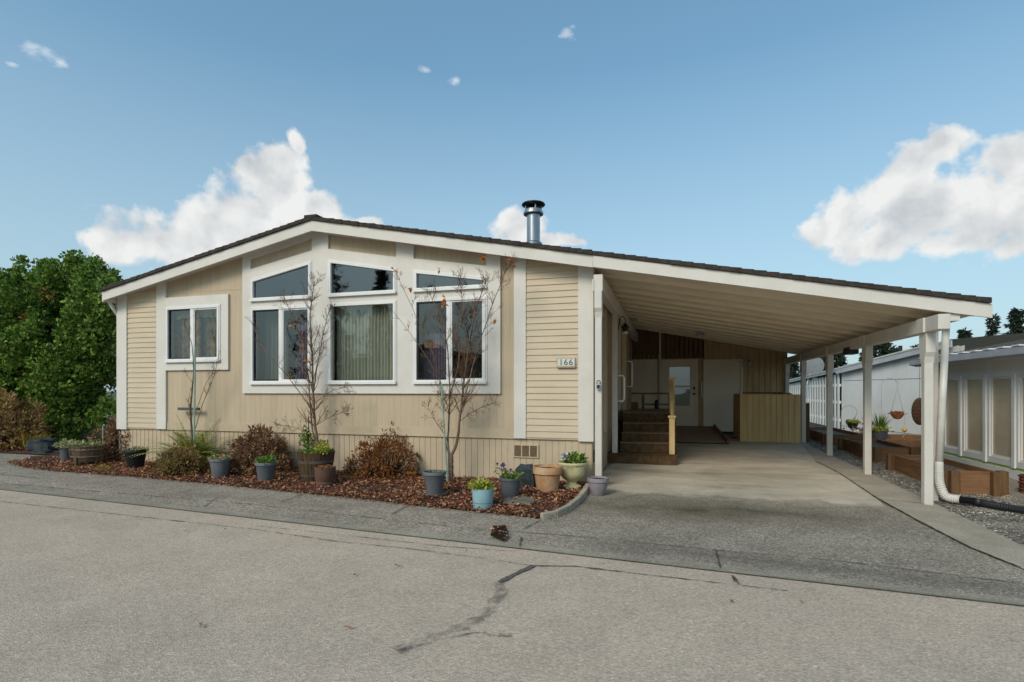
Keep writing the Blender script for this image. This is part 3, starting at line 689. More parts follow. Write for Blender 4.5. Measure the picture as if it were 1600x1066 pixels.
# soffit vents (four small oval holes near the left of the window panel)
mb = MB()
for u in (405, 417, 429, 441):
    x = W(u, 390, 7.26)[0]; z = wz(x)-.003
    pts = [(x+.05*math.cos(a*.5236), 7.27+.03*math.sin(a*.5236), z+.05*math.cos(a*.5236)*.204) for a in range(12)]
    mb.add(pts, [tuple(range(12))])
mb.build('soffit_vent', 'dark_metal', house)
roof = MB()
def shingle_roof(mb, prof, y0, y1, rows=.14):
    for (xa, za), (xb, zb) in zip(prof, prof[1:]):
        L = math.hypot(xb-xa, zb-za); n = int(L/rows)
        up_ = (zb > za)
        for i in range(n):
            f0, f1 = i/n, (i+1)/n
            x0, x1 = xa+(xb-xa)*f0, xa+(xb-xa)*f1; z0, z1 = za+(zb-za)*f0, za+(zb-za)*f1
            j = rng(-.004, .004); yy = y0-.03+rng(-.012, .006)
            hi = .009+j; l0, l1 = (hi, .0) if up_ else (0, hi)
            mb.add([(x0, yy, z0-.05), (x1, yy, z1-.05), (x1, yy, z1+l1), (x0, yy, z0+l0), (x0, y1, z0-.05), (x1, y1, z1-.05), (x1, y1, z1+l1), (x0, y1, z0+l0)],
                   [(0,1,2,3),(3,2,6,7),(1,5,6,2),(0,3,7,4),(5,4,7,6),(0,4,5,1)])
    return mb
shingle_roof(roof, RP[:3], YF, YB+.3); roof.box(-5.40, -5.18, YF-.035, YB+.3, 3.90, 3.937)
rf = roof.build('roof', 'shingle', house)
# chimney
cx, cy = -2.26, 0; 
yc = 8.9; xc_, zc = W(833.5, 380, yc)
chim = MB().lathe([(.118,-.1),(.118,.42),(.118,.425)], (xc_, yc, zc-.05), 32); 
chim = MB().lathe([(.112,-.25),(.112,W(833,336,yc)[1]-zc)], (xc_, yc, zc), 32).build('chimney', 'metal', rf, smooth=True)
hz_ = W(833,336,yc)[1]
mb = MB().lathe([(.11,-.01),(.165,0),(.17,.012),(.168,.035),(.15,.045),(.15,.075),(.13,.085)], (xc_, yc, hz_), 32)
for k in range(4):
    a = k*1.57+.5; mb.tube([(xc_+.135*math.cos(a), yc+.135*math.sin(a), hz_+.07), (xc_+.135*math.cos(a), yc+.135*math.sin(a), hz_+.16)], .012, 6)
mb.build('chimney_collar', 'metal', rf)
MB().lathe([(0,-.02),(.19,0),(.2,.012),(.19,.03),(.12,.055),(0,.066)], (xc_, yc, hz_+.155), 32).build('chimney_cap', 'dark_metal', rf, smooth=True)
MB().lathe([(.24,-.22),(.15,-.0),(.116,.03)], (xc_, yc, zc-.01), 28).build('chimney_flashing', 'metal', rf)
# fascia boards (front), separate joint at the carport
def fascia(pts, y0, y1, t=.055, h=.155):
    o = [(x, z-t) for x, z in pts]+[(x, z-t-h) for x, z in reversed(pts)]
    return MB().prism(o, y0, y1)
bevel(fascia([(-9.58,3.04), (-5.29,3.913), (-.997,3.08)], YF, RF-.002).build('fascia', 'white', house), .004)
MB().box(-9.62, -9.555, RF, YB+.3, 2.82, 2.965).build('gutter_board', 'white', house)
mb = MB(); mb.tube([(-9.60,7.25,2.86), (-9.57,7.32,2.72), (-9.565,7.45,2.55), (-9.565,7.46,.1)], .03, 8); mb.build('downspout', 'white', house)
# number plate
np_ = MB(); x0, z0 = W(870.5, 575, D-.03); x1, z1 = W(899.5, 558.5, D-.03)
pl = bevel(np_.box(x0, x1, D-.055, D-.024, z0, z1).build('number_plate', 'tan', house), .006)
MB().box(x0+.014, x1-.014, D-.059, D-.0555, z0+.022, z1-.02).build('plate_face', 'plate', pl)
for k, ch in enumerate('166'):
    cu = bpy.data.curves.new('digit', 'FONT'); cu.body = ch; cu.size = .118; cu.extrude = .0012; cu.align_x = 'CENTER'; cu.align_y = 'CENTER'
    ob = bpy.data.objects.new('digit_tmp', cu); C.objects.link(ob); bpy.context.view_layer.update()
    me = bpy.data.meshes.new_from_object(ob.evaluated_get(bpy.context.evaluated_depsgraph_get())); bpy.data.objects.remove(ob)
    me.materials.clear(); me.materials.append(MT['ink'])
    dg = bpy.data.objects.new('digit', me); C.objects.link(dg); dg.parent = pl
    dg.rotation_euler = (math.radians(90), 0, 0); dg.location = Vector(((x0+x1)/2+(k-1)*.068, D-.0605, (z0+z1)/2))-house.location
# side wall openings seen at a grazing angle
mb = MB(); mb.plate([(7.75,1.35),(8.5,1.35),(8.5,2.45),(7.75,2.45)], [[(7.83,1.42),(8.42,1.42),(8.42,2.38),(7.83,2.38)]], XR, XR+.05, f=lambda a, b2, c: (c, a, b2))
w = mb.build('window', 'tan', house); MB().box(XR+.012, XR+.018, 7.83, 8.42, 1.42, 2.38).build('pane', 'solar', w)
dr = MB().plate([(10.55,.87),(11.55,.87),(11.55,2.55),(10.55,2.55)], [], XR+.002, XR+.045, f=lambda a, b2, c: (c, a, b2)).build('door', 'door_white', house)
MB().plate([(10.45,.87),(10.549,.87),(10.549,2.56),(11.551,2.56),(11.551,.87),(11.65,.87),(11.65,2.66),(10.45,2.66)], [], XR+.001, XR+.06, f=lambda a, b2, c: (c, a, b2)).build('door_trim', 'tan', dr)
for y in (8.75, 9.9, 12.2, 13.5):
    MB().box(XR, XR+.03, y, y+.10, FL, 2.75).build('batten', 'tan', house)
# ================================================================ CARPORT
car = thing('carport', 'lean-to carport with beige ribbed ceiling and white posts beside the tan house', 'carport', (2.75, 7.18, 0))
XB = 2.75; CE = RP[2:]; YCB = 15.05
sh = MB(); shingle_roof(sh, [(-.996,3.0795),(3.31,2.254)], YF, YCB+.3); sh.build('roof', 'shingle', car)
bevel(fascia([(-.993,3.079), (3.33,2.25)], YF-.004, RF-.004, h=.15).build('fascia', 'white', car), .004)
cz = lambda x: 3.08+(x+1.0)*(2.254-3.08)/4.31-.15
MB().prism([(-.99, cz(-.99)+.09), (3.28, cz(3.28)+.09), (3.28, cz(3.28)), (-.99, cz(-.99))], RF, YCB+.2).build('ceiling', 'ceiling', car)
y = RF+.03; i = 0; rb = MB()
while y < YCB-.1:                   # overlapping pan ribs across the slope
    a, b2 = -.97, 3.2
    n = 6
    P0 = [(a, cz(a)), (b2, cz(b2))]
    w = .05
    vs = []; w = .045
    for x in (a, b2):
        z = cz(x); vs += [(x, y, z), (x, y+.006, z-.048), (x, y+w-.006, z-.048), (x, y+w, z)]
    rb.add(vs, [(0,4,5,1),(1,5,6,2),(2,6,7,3),(0,1,2,3),(4,7,6,5)])
    y += .56; i += 1
rb.build('ceiling_ribs', 'ceiling', car)
zbm = 1.905
bevel(MB().box(XB-.055, XB+.055, 6.78, YCB, zbm, 2.065).build('beam', 'white_post', car), .006)
mb = MB(); mb.box(XB+.16, XB+.30, RF, YCB+.1, 2.03, 2.11); mb.build('gutter', 'white', car)
def post(x, y, z0, z1, w=.088, wing=True):
    h = w/2; mb = MB().box(x-h, x+h, y-h, y+h, z0, z1)
    o = bevel(mb.build('post', 'white_post', car), .006)
    if wing:
        e = .042; zt = z1+.0
        pr = [(y-h, zt-.34), (y-h-e*.35, zt-.27), (y-h-e, zt-.22), (y-h-e, zt+.15), (y+h+e, zt+.15), (y+h+e, zt-.22), (y+h+e*.35, zt-.27), (y+h, zt-.34)]
        lo_ = [p for p in pr if p[1] <= zt-.2]; lo_ = [pr[0], pr[1], pr[2], (pr[2][0], zt-.001), (pr[5][0], zt-.001), pr[5], pr[6], pr[7]]
        MB().plate(lo_, [], x-h-.003, x+h+.003, f=lambda a, b2, c: (c, a, b2)).build('bracket', 'white_post', o)
        MB().box(x-.074, x-.0555, y-h-e, y+h+e, zt+.0, zt+.16).build('bracket_cheek', 'white_post', o)
    return o
for y in (7.18, 9.14, 11.14, 13.2, 14.95):
    o = post(XB, y, lot(XB, y)+.01, zbm)
MB().box(2.90, 2.955, 7.43, 7.48, lot(XB,7.2)-.02, zbm+.12).build('post', 'white_post', car)
XLh = -.93
bevel(MB().box(XLh-.06, XLh+.06, 7.17, YCB, 2.56, 2.78).build('beam', 'white_post', car), .006)
for y, z0 in ((7.24, -.03), (9.38, .2), (11.3, .86)):
    o = post(XLh, y, z0, 2.56, wing=(y < 9)); 
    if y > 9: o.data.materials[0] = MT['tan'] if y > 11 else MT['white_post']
# lean-to back wall (store room) with doors
shed = thing('storage_room', 'tan grooved storage room with doors closing the far end of the carport', 'shed', (.9, 15, 0))
YW = 15.0; wzc = lambda x, y: cz(x)+.02
xdiv = W(1031, 600, YW)[0]
mb = MB()
xs = [XR, xdiv, XB+.02]
grooved(mb, (xdiv, YW, 0), (XB+.02, YW, 0), lambda x, y: .08, wzc, .135, (0,-1,0), .01, .014); mb.build('wall', 'shed', shed)
mb = MB(); grooved(mb, (XR, YW-.003, 0), (xdiv, YW-.003, 0), lambda x, y: .08, lambda x, y: 2.2, .135, (0,-1,0), .01, .014); mb.build('wall', 'shed', shed)
zt = W(1000, 563, YW)[1]
mb = MB(); grooved(mb, (XR, YW-.02, 0), (xdiv-.02, YW-.02, 0), lambda x, y: zt+.02, wzc, .115, (0,-1,0), .008, .012); mb.build('gable_panel', 'redwood', shed)
mb = MB(); xg = W(1100, 540, YW)[0]; grooved(mb, (xdiv+.05, YW-.02, 0), (xg, YW-.02, 0), lambda x, y: zt+.03, wzc, .115, (0,-1,0), .008, .012); mb.build('gable_panel', 'redwood', shed)
MB().box(XR, XB+.02, YW+.03, YW+3.5, .08, 2.0).build('store_body', 'shed', shed)
MB().box(xdiv-.02, xdiv+.03, YW-.05, YW-.004, .12, cz(xdiv)+.02).build('batten', 'white', shed)
def door(u0, u1, vt, vb, m, glass=None, name='door', yy=YW):
    x0, x1 = W(u0, 600, yy)[0], W(u1, 600, yy)[0]; z1, z0 = W((u0+u1)/2, vt, yy)[1], W((u0+u1)/2, vb, yy)[1]
    hs = []
    if glass: hs = [[(x0+glass[0]*(x1-x0), z0+glass[2]*(z1-z0)), (x0+glass[1]*(x1-x0), z0+glass[2]*(z1-z0)), (x0+glass[1]*(x1-x0), z0+glass[3]*(z1-z0)), (x0+glass[0]*(x1-x0), z0+glass[3]*(z1-z0))]]
    d = MB().plate([(x0+.03, z0), (x1-.03, z0), (x1-.03, z1-.03), (x0+.03, z1-.03)], hs, yy-.04, yy-.005).build(name, m, shed)
    MB().plate([(x0-.02, z0), (x0+.029, z0), (x0+.029, z1-.029), (x1-.029, z1-.029), (x1-.029, z0), (x1+.02, z0), (x1+.02, z1+.02), (x0-.02, z1+.02)], [], yy-.06, yy-.004).build('door_frame', m, d)
    return d, x0, x1, z0, z1, hs
d, x0, x1, z0, z1, _ = door(1100, 1159, 563, 674, 'door_white')
MB().tube([(x1-.10, YW-.04, z0+.83), (x1-.10, YW-.09, z0+.83), (x1-.2, YW-.1, z0+.83)], .014, 8).build('handle', 'bronze', d)
MB().lathe([(0,-.004),(.03,0),(.03,.008),(0,.012)], (x1-.1, YW-.05, z0+.83), 16).build('handle_plate', 'bronze', d)
d, x0, x1, z0, z1, hs = door(1034, 1089, 563, 668, 'door_white', (.22, .80, .32, .90))
g = hs[0]; MB().plate(g, [], YW-.024, YW-.018).build('pane', 'glass_top', d)
zm = g[0][1]+(g[2][1]-g[0][1])*.5; MB().box(g[0][0], g[1][0], YW-.045, YW-.026, zm-.02, zm+.02).build('glazing_bar', 'door_white', d)
MB().lathe([(0,0),(.028,0),(.028,.05),(0,.05)], (x1-.075, YW-.06, z0+.86), 12).build('handle', 'bronze', d)
MB().box(x1-.1, x1-.05, YW-.075, YW-.041, z0+1.0, z0+1.06).build('deadbolt', 'bronze', d)
door(986, 1026, 563, 640, 'door_white')
mb = MB(); mb.box(W(1100,600,YW)[0], W(1162,600,YW)[0], YW-.02, YW-.003, .09, W(1130,674.5,YW)[1]); mb.build('threshold', 'dark_metal', shed)
# ================================================================ CARPORT CONTENTS
# steps
st = thing('entry_steps', 'brown carpeted steps with five risers up to the side door', 'steps', (-.5, 9.35, 0))
hs_ = [.2, .36, .51, .67, .85]; y0 = 9.32
for i, h in enumerate(hs_):
    x0 = XR+.005 if i == 0 else -.86; x1 = .08 if i == 0 else (.07 if i < 4 else -.005)
    y = y0+i*.28; y1 = y+.28 if i < 4 else 12.6
    o = MB().box(x0, x1, y, y1 if i == 4 else y+.30, 0.0, h-.014-.001*i).build('step' if i < 4 else 'landing', 'carpet', st)
    MB().box(x0-.004, x1+.012, y-.018, y+.29 if i < 4 else y1, h-.0135-.001*i, h).build('tread', 'step_edge' if i else 'carpet', o)
def newel(x, y, z0, z1, w=.09, m='yellow_board', cap=True):
    o = bevel(MB().box(x-w/2, x+w/2, y-w/2, y+w/2, z0, z1).build('newel_post', m, st), .006)
    if cap: bevel(MB().box(x-w*.72, x+w*.72, y-w*.72, y+w*.72, z1+.001, z1+.04).build('cap', m, o), .01)
newel(.0, 9.42, .2, .80); newel(.0, 10.52, .6, 1.46, .10)
mb = MB(); a, b2 = Vector((0, 9.42, .76)), Vector((0, 10.5, 1.40)); d = (b2-a).normalized()
mb.obox((a+b2)/2, d, (1,0,0), d.cross(Vector((1,0,0))), (b2-a).length, .045, .09); mb.build('handrail', 'railwood', st)
mb = MB()
for k in range(4):
    yy = 9.62+.22*k; zb_ = hs_[min(4, int((yy-9.32)/.28))]; mb.box(-.02, .015, yy-.035, yy+.035, zb_, .76+(yy-9.42)*.593-.03)
mb.build('baluster_boards', 'redwood', st)
mb = MB(); xr0 = -.85
for xx, yy in ((-.62,12.45),(-.05,12.45),(.02,12.45)): mb.box(xx-.03, xx+.03, yy-.03, yy+.03, .85, 1.17)
mb.box(-.86, .05, 12.41, 12.49, 1.17, 1.21); mb.box(-.6, -.05, 12.43, 12.47, .93, .965); mb.build('landing_rail', 'brownrail', st)
mb = MB().box(-.86, -.72, 12.2, 12.36, .86, 1.0); tag(mb.build('small_box', 'redwood'), 'small dark brown box on the landing left of the low brown rail', 'box')
tag(bevel(MB().lathe([(0,0),(.045,0),(.05,.05),(.045,.15),(.02,.19),(0,.2)], (-.32, 12.3, .862), 14).build('bottle', 'dark_metal', smooth=True), .002), 'small black bottle standing on the landing behind the brown rail', 'bottle')
# ramp
gr0 = G(1063, 695); 
rp = thing('access_ramp', 'low ramp with grey brown carpet and raised brown edge leading to the glazed door', 'ramp', (.6, 13.6, 0))
xa, xb = .09, 1.02; ya, yb2 = 12.5, 14.85
zr0, zr1 = lot(0, ya)+.015, .30
MB().add([(xa,ya,zr0+.01),(xb+.12,ya,zr0+.01),(xb,yb2,zr1),(xa,yb2,zr1),(xa,ya,zr0-.02),(xb+.12,ya,zr0-.02),(xb,yb2,0),(xa,yb2,0)], [(0,1,2,3),(4,5,1,0),(5,6,2,1),(6,7,3,2),(7,4,0,3)]).build('deck', 'ramp', rp)
mb = MB(); a, b2 = Vector((xb+.14, ya, zr0+.03)), Vector((xb+.02, yb2, zr1+.05)); d = (b2-a).normalized()
mb.obox((a+b2)/2, d, Vector((1,0,0)), Vector((0,0,1)), (b2-a).length, .05, .07); mb.build('side_curb', 'brownrail', rp)
MB().box(xa, xb+.03, yb2+.002, yb2+.06, .1, zr1+.03).build('end_board', 'brownrail', rp)
MB().box(xa, xb+.14, ya-.03, ya-.002, zr0-.01, zr0+.018).build('nosing', 'dark_metal', rp)
tag(MB().box(1.32, 2.15, 13.75, 14.85, .125, .15).build('black_sheet', 'dark_metal'), 'flat black sheet on the concrete before the white flush door', 'black_sheet')  # thin black box lying on the concrete before the white door
# tan board enclosure
en = thing('board_enclosure', 'waist high yellow tan board screen beside the last carport posts', 'fence', (2.0, 13.0, 0))
ze = lot(2, 13); zt_ = 1.17-.0
mb = MB(); grooved(mb, (1.48, 12.98, 0), (2.66, 12.98, 0), lambda x, y: ze+.02, lambda x, y: zt_, .118, (0,-1,0), .012, .012); mb.box(1.48, 2.66, 12.995, 13.03, ze+.02, zt_); mb.build('front_panel', 'yellow_board', en)
MB().box(1.45, 1.478, 12.97, 14.4, ze+.02, zt_+.01).build('side_panel', 'yellow_board', en)
MB().box(1.44, 1.475, 12.945, 12.968, ze+.02, zt_+.005).build('corner_strip', 'yellow_board', en)
tag(MB().obox((1.98, 13.6, 1.20), Vector((1,.1,.0)).normalized(), Vector((-.1,1,0)).normalized(), (0,0,1), .8, .10, .04).build('plank', 'brownrail'), 'brown plank lying behind the top of the yellow tan board screen', 'plank')
mb = MB(); c = Vector((2.35, 13.5, 1.16))
for k in range(5): mb.lathe([(0,-.03),(.06+.01*k,0),(.04,.04),(0,.05)], c+Vector((.07*k-.1, .02*k, .0)), 10)
tag(mb.build('bundle', 'brownleaf'), 'brown bundle poking over the right end of the tan board screen', 'bundle')
# grab bars
def grab(x, y, z0, z1, dirv, label, m='white_clean', r=.018, out=.09):
    d = Vector(dirv); b0, b1 = Vector((x, y, z0)), Vector((x, y, z1))
    pts = [b0, b0+d*out*.7+Vector((0,0,.0)), b0+d*out+Vector((0,0,.035)), b1+d*out-Vector((0,0,.035)), b1+d*out*.7, b1]
    mb = MB().tube(pts, r, 8); mb.lathe([(0,0),(.034,0),(.034,.012),(0,.012)], b0, 10); mb.lathe([(0,0),(.034,0),(.034,.012),(0,.012)], b1-Vector((0,0,.012)), 10)
    tag(mb.build('grab_bar', m, smooth=True), label, 'grab bar')
z1g, z0g = 1.26+23/851*9.27, 1.26-17/851*9.27
grab(XLh+.063, 9.38, z0g, z1g, (1,0,0), 'cream loop grab bar on the white post by the steps')
grab(XLh+.063, 11.3, 1.33, 1.85, (1,0,0), 'beige loop grab bar on the post beside the landing')
xg_ = W(1094, 600, YW)[0]; grab(xg_, YW-.001, W(1094,622,YW)[1], W(1094,594,YW)[1], (.35,-.93,0), 'upright grab bar on the tan wall between the glazed door and the white door')
# lamps
mb = MB(); y_, x_ = 9.47, XLh+.06
ln = thing('wall_lantern', 'small black lantern hanging from a curved arm on the white post by the steps', 'lantern', (x_, 9.38, 2.2))
zc_ = 2.26
MB().tube([(x_, 9.38, zc_+.02), (x_+.02, 9.38, zc_+.22), (x_+.07, 9.38, zc_+.26), (x_+.11, 9.38, zc_+.2), (x_+.11, 9.38, zc_+.13)], .009, 6).build('arm', 'dark_metal', ln)
MB().lathe([(0,.14),(.02,.13),(.05,.09),(.075,.06),(.05,.055),(.045,.0),(.055,-.01),(0,-.02)], (x_+.11, 9.38, zc_), 8).build('housing', 'dark_metal', ln)
MB().lathe([(.0,.05),(.046,.045),(.047,.0),(0,-.002)], (x_+.11, 9.38, zc_-.045), 8).build('glass', 'plate', ln)
yy = 12.6; 
fl = thing('floodlight', 'white twin floodlight on the tan wall right of the white door', 'floodlight', (1.95, YW, 2.0))
xf, zf = W(1166, 567, YW)
MB().lathe([(0,0),(.05,0),(.05,.03),(0,.03)], (xf-.02, YW-.03, zf+.01), 14).build('base', 'white_clean', fl)
for dx in (-.06, .06):
    c = Vector((xf+dx, YW-.10, zf)); dd = Vector((dx*3, -.8, -.35)).normalized()
    MB().tube([c-dd*.06, c-dd*.02, c+dd*.06, c+dd*.065], [.025, .04, .062, .05], 14).build('lamp_head', 'nb_trim', fl)
def bulkhead(u, v, label, x=None, y=None):
    yq = y; xq, zq = W(u, v, yq); zq = cz(xq)-.05
    o = MB().box(xq-.09, xq+.09, yq-.07, yq+.07, zq-.05, zq+.0).build('ceiling_fixture', 'nb_trim'); bevel(o, .01)
    tag(o, label, 'light fixture')
bulkhead(1094, 523, 'small pale box fixture on the carport ceiling before the glazed door', y=13.2)
bulkhead(990, 498, 'pale box fixture on the ceiling close to the house wall', y=12.3)
sp = thing('speaker_box', 'small dark box lamp hung from the right carport beam between two posts', 'lamp', (XB, 10.1, 1.8))
yb_, zb_ = WX(1330, 548, XB)
MB().box(XB-.07, XB+.07, yb_-.13, yb_+.16, zb_-.06, zb_+.05).build('housing', 'dark_metal', sp)
MB().box(XB-.085, XB-.071, yb_-.13, yb_+.13, zb_-.045, zb_+.01).build('lens', 'solar', sp)
MB().box(XB-.02, XB+.02, yb_-.03, yb_+.03, zb_+.051, zbm).build('bracket', 'dark_metal', sp)
# small items on the left front post
lk = thing('key_lockbox', 'small grey key lockbox on the front left white carport post', 'lockbox', (XLh, 7.17, 1.3))
xl, zl = W(935.5, 601.5, 7.17)
bevel(MB().box(xl-.026, xl+.026, 7.135, 7.174, zl-.055, zl+.01).build('body', 'nb_trim', lk), .004)
MB().tube([(xl-.022, 7.155, zl+.01), (xl-.02, 7.155, zl+.045), (xl-.01, 7.155, zl+.056), (xl+.01, 7.155, zl+.056), (xl+.02, 7.155, zl+.045), (xl+.022, 7.155, zl+.01)], .006, 6).build('shackle', 'dark_metal', lk)
MB().box(xl-.018, xl+.018, 7.131, 7.1345, zl-.045, zl-.002).build('keypad', 'dark_metal', lk)
am = MB().lathe([(0,-.006),(.045,-.004),(.045,.004),(0,.006)], (0,0,0), 20)
am.v = [(XR+.06+z_, 7.80+x_*1.0, 1.80+y_) for x_, y_, z_ in am.v]
tag(am.build('ornament', 'amber'), 'round yellow disc ornament beside the narrow side window behind the post', 'ornament')
# downpipe and corrugated hose beside the front post
pp = thing('downpipe', 'white downpipe bending into a black corrugated hose at the front post', 'downpipe', (2.95, 7.3, 0))
yq = 7.38
xt_, zt2 = W(1478, 520, yq); xb_, zb2 = W(1467, 738, yq)
MB().tube([(xt_, yq, zt2+.05), (xb_, yq, zb2)], .037, 14).build('pipe', 'pipe_white', pp, smooth=True)
MB().tube([(xb_, yq, zb2+.12), (xb_, yq, zb2+.11), (xb_, yq, zb2-.0)], [.04,.044,.044], 14).build('coupling', 'pipe_white', pp)
def corrug(pts, r, n, amp, m, name, parent, ns=12):
    P = [Vector(p) for p in pts]; out = []; rad = []
    for i in range(n+1):
        t_ = i/n*(len(P)-1); k = min(int(t_), len(P)-2); f = t_-k
        p0, p1, p2, p3 = P[max(k-1,0)], P[k], P[k+1], P[min(k+2, len(P)-1)]
        q = .5*((2*p1)+(p2-p0)*f+(2*p0-5*p1+4*p2-p3)*f*f+(3*p1-p0-3*p2+p3)*f**3)
        out.append(q); rad.append(r+(amp if i % 2 else 0))
    return MB().tube(out, rad, ns).build(name, m, parent)
gq = lot(xb_, yq)+.03
el = W(1478, 774, 7.3)
corrug([(xb_, yq, zb2+.01), (xb_+.005, yq-.01, zb2-.13), (xb_+.05, yq-.05, gq+.05), (xb_+.15, yq-.12, gq+.035)], .042, 40, .007, 'pipe_white', 'elbow', pp)
h1 = G(1530, 788, -.0); h2 = G(1597, 801, -.02); h3 = G(1680, 806, -.02)
corrug([(xb_+.14, yq-.11, gq+.035), (xb_+.26, yq-.17, gq+.03), (h1.x, h1.y, lot(h1.x,h1.y)+.05), (h2.x, h2.y, lot(h2.x,h2.y)+.045), (h3.x, h3.y, lot(h3.x,h3.y)+.03)], .042, 150, -.010, 'pipe_black', 'hose', pp)
# ================================================================ RAISED BEDS
def raised(x0, x1, y0, y1, h, label):
    z0 = min(lot(x0, y0), lot(x0,y1))-.03; zt = lot(x0, (y0+y1)/2)+h
    t = thing('raised_bed', label, 'raised bed', ((x0+x1)/2, y0, z0), 'timber raised beds on the gravel')
    b = .04
    for (a, b1, c, d) in ((x0, x1, y0, y0+b), (x0, x1, y1-b, y1), (x0, x0+b, y0+b+.002, y1-b-.002), (x1-b, x1, y0+b+.002, y1-b-.002)):
        MB().box(a, b1, c, d, z0, zt).build('side_board', 'timber', t)
    for (x, s) in ((x0-.09, 1), (x1+.002, 1)):
        bevel(MB().box(x, x+.088, y0-.01, y0+.10, z0, zt+.01).build('corner_post', 'timber2', t), .006)
    for x in (x0+.003, x1-.10):
        bevel(MB().box(x, x+.09, y0-.09, y0-.002, z0, zt+.006).build('corner_post', 'timber2', t), .006)
    bevel(MB().box(x0-.09, x0-.002, y1-.12, y1-.02, z0, zt+.01).build('corner_post', 'timber2', t), .006)
    MB().box(x0+b, x1-b, y0+b, y1-b, z0, zt-.07).build('soil', 'gravel', t)
    return t
raised(3.27, 3.80, 7.98, 9.75, .26, 'nearest of the timber raised beds, behind the front post and downpipe')
raised(3.24, 3.86, 10.5, 12.2, .24, 'middle timber raised bed, seen between the second and front posts')
raised(3.12, 3.85, 12.8, 15.2, .22, 'farthest timber raised bed, beside the fourth carport post')
mb = MB(); sx_, sy_ = 2.84, 13.4; bevel(MB().box(sx_, sx_+.08, sy_, sy_+.08, 0, W(1260,630,13.4)[1]).build('timber_stake', 'timber2'), .004)
tag(bpy.data.objects['timber_stake'], 'short brown timber stake just right of the fourth carport post', 'stake')
for i, (xa_, xb_2, yy, z, lb) in enumerate(((4.2, 6.6, 14.2, .06, 'lower long timber sleeper edging the gravel by the white wall'), (4.4, 6.6, 15.0, .12, 'upper long timber sleeper close to the white wall'))):
    tag(bevel(MB().box(xa_, xb_2, yy, yy+.12, z-.12, z+.09).build('sleeper', 'timber'), .01), lb, 'timber')
# yucca tub, hanging baskets, wicker ornament
def hook(name, base, h, reach, label):
    b = Vector(base); pts = [b+Vector((0,0,-.1)), b+Vector((0,0,h*.55)), b+Vector((.01,0,h*.85))]
    for k in range(7):
        a = math.pi*(1-k/6*1.15); pts.append(b+Vector((reach/2+reach/2*math.cos(a), 0, h*.86+.16*math.sin(a)*1.0)))
    return tag(MB().tube(pts, .008, 6).build(name, 'nb_trim'), label, 'plant hook'), pts[-1]
P = G(1374, 688); yk = thing('yucca_tub', 'spiky yucca and yellow plants in a dark tub before the white neighbour wall', 'potted plant', (P.x, P.y, P.z))
MB().lathe([(0,0),(.13,0),(.17,.20),(.18,.21),(.18,.23),(.165,.23),(.16,.2),(0,.2)], P, 24).build('pot', 'pot_slate', yk, smooth=False)
mb = MB()
for k in range(70):
    a = rng(0, 6.28); tlt = rng(.1, .9); d = Vector((math.cos(a)*tlt, math.sin(a)*tlt, 1))
    mb.card(P+Vector((math.cos(a)*.05, math.sin(a)*.05, .2)), d, Vector((math.cos(a), math.sin(a), .1)), rng(.3,.5), .022, -.06)
mb.build('foliage', 'green', yk)
mb = MB()
for k in range(220):
    a = rng(0, 6.28); r = rng(.04,.2); mb.card(P+Vector((math.cos(a)*r, math.sin(a)*r, rng(.2,.29))), rdir()+Vector((0,0,.6)), rdir(), .06, .04, .1)
mb.build('groundcover', 'yellowgreen', yk)
P = Vector((4.75, 14.6, .1)); o, tip = hook('shepherd_hook', (W(1377,680,14.6)[0], 14.6, .05), 1.55, .34, 'tall grey shepherd hook holding an orange basket by the white wall')
hb = thing('hanging_basket', 'orange brown coir basket with dry plants hanging from the tall hook', 'hanging basket', (tip.x, tip.y, tip.z-.5))
bx_ = Vector((tip.x, tip.y, W(1385,648,14.6)[1]))
MB().lathe([(0,-.11),(.07,-.09),(.13,0),(.135,.015),(.12,.015),(0,.0)], bx_, 20).build('basket', 'copper', hb)
MB().tube([bx_+Vector((-.13,0,.01)), tip, bx_+Vector((.13,0,.01))], .004, 4).build('wire', 'dark_metal', hb)
mb = MB()
for k in range(120): mb.card(bx_+Vector((rng(-.11,.11), rng(-.1,.1), .01)), rdir()+Vector((0,0,.8)), rdir(), .09, .03, .1)
mb.build('foliage', 'rustleaf', hb)
mb = MB(); c = bx_+Vector((.14, 0, -.35))
mb.tube([bx_+Vector((.14,0,-.05)), c+Vector((0,0,.1))], .004, 4)
for k in range(5): mb.tube([c+Vector((0,0,-.12-.09*k)), c+Vector((.08*(1 if k % 2 else -.4),0,-.17-.09*k))], .008, 5)
mb.lathe([(0,-.06),(.045,-.03),(.055,0),(.045,.03),(0,.06)], c, 12)
tag(mb.build('wind_spinner', 'amber'), 'yellow ball and twisted wire spinner hanging below the orange basket', 'ornament')
P2 = (W(1314,672,15.4)[0], 15.4, .1); o, tip = hook('shepherd_hook', P2, .72, .36, 'short curved dark hook above the teal basket')
hb = thing('hanging_basket', 'teal bowl of yellow flowers hanging from the short hook beside the white wall', 'hanging basket', (tip.x, tip.y, .4))
bx_ = Vector((W(1332,668,15.4)[0], 15.4, W(1332,662,15.4)[1]))
MB().lathe([(0,-.13),(.08,-.11),(.13,0),(.135,.015),(.12,.015),(0,.0)], bx_, 20).build('bowl', 'pot_green', hb)
mb = MB()
for k in range(160): mb.card(bx_+Vector((rng(-.12,.12), rng(-.1,.1), rng(0,.05))), rdir()+Vector((0,0,.8)), rdir(), .08, .045, .1)
mb.build('foliage', 'yellowgreen', hb)
tag(MB().tube([bx_+Vector((0,0,0)), tip+Vector((0,0,.02))], .005, 4).build('chain', 'dark_metal', hb))
P = G(1352, 684); mb = MB()
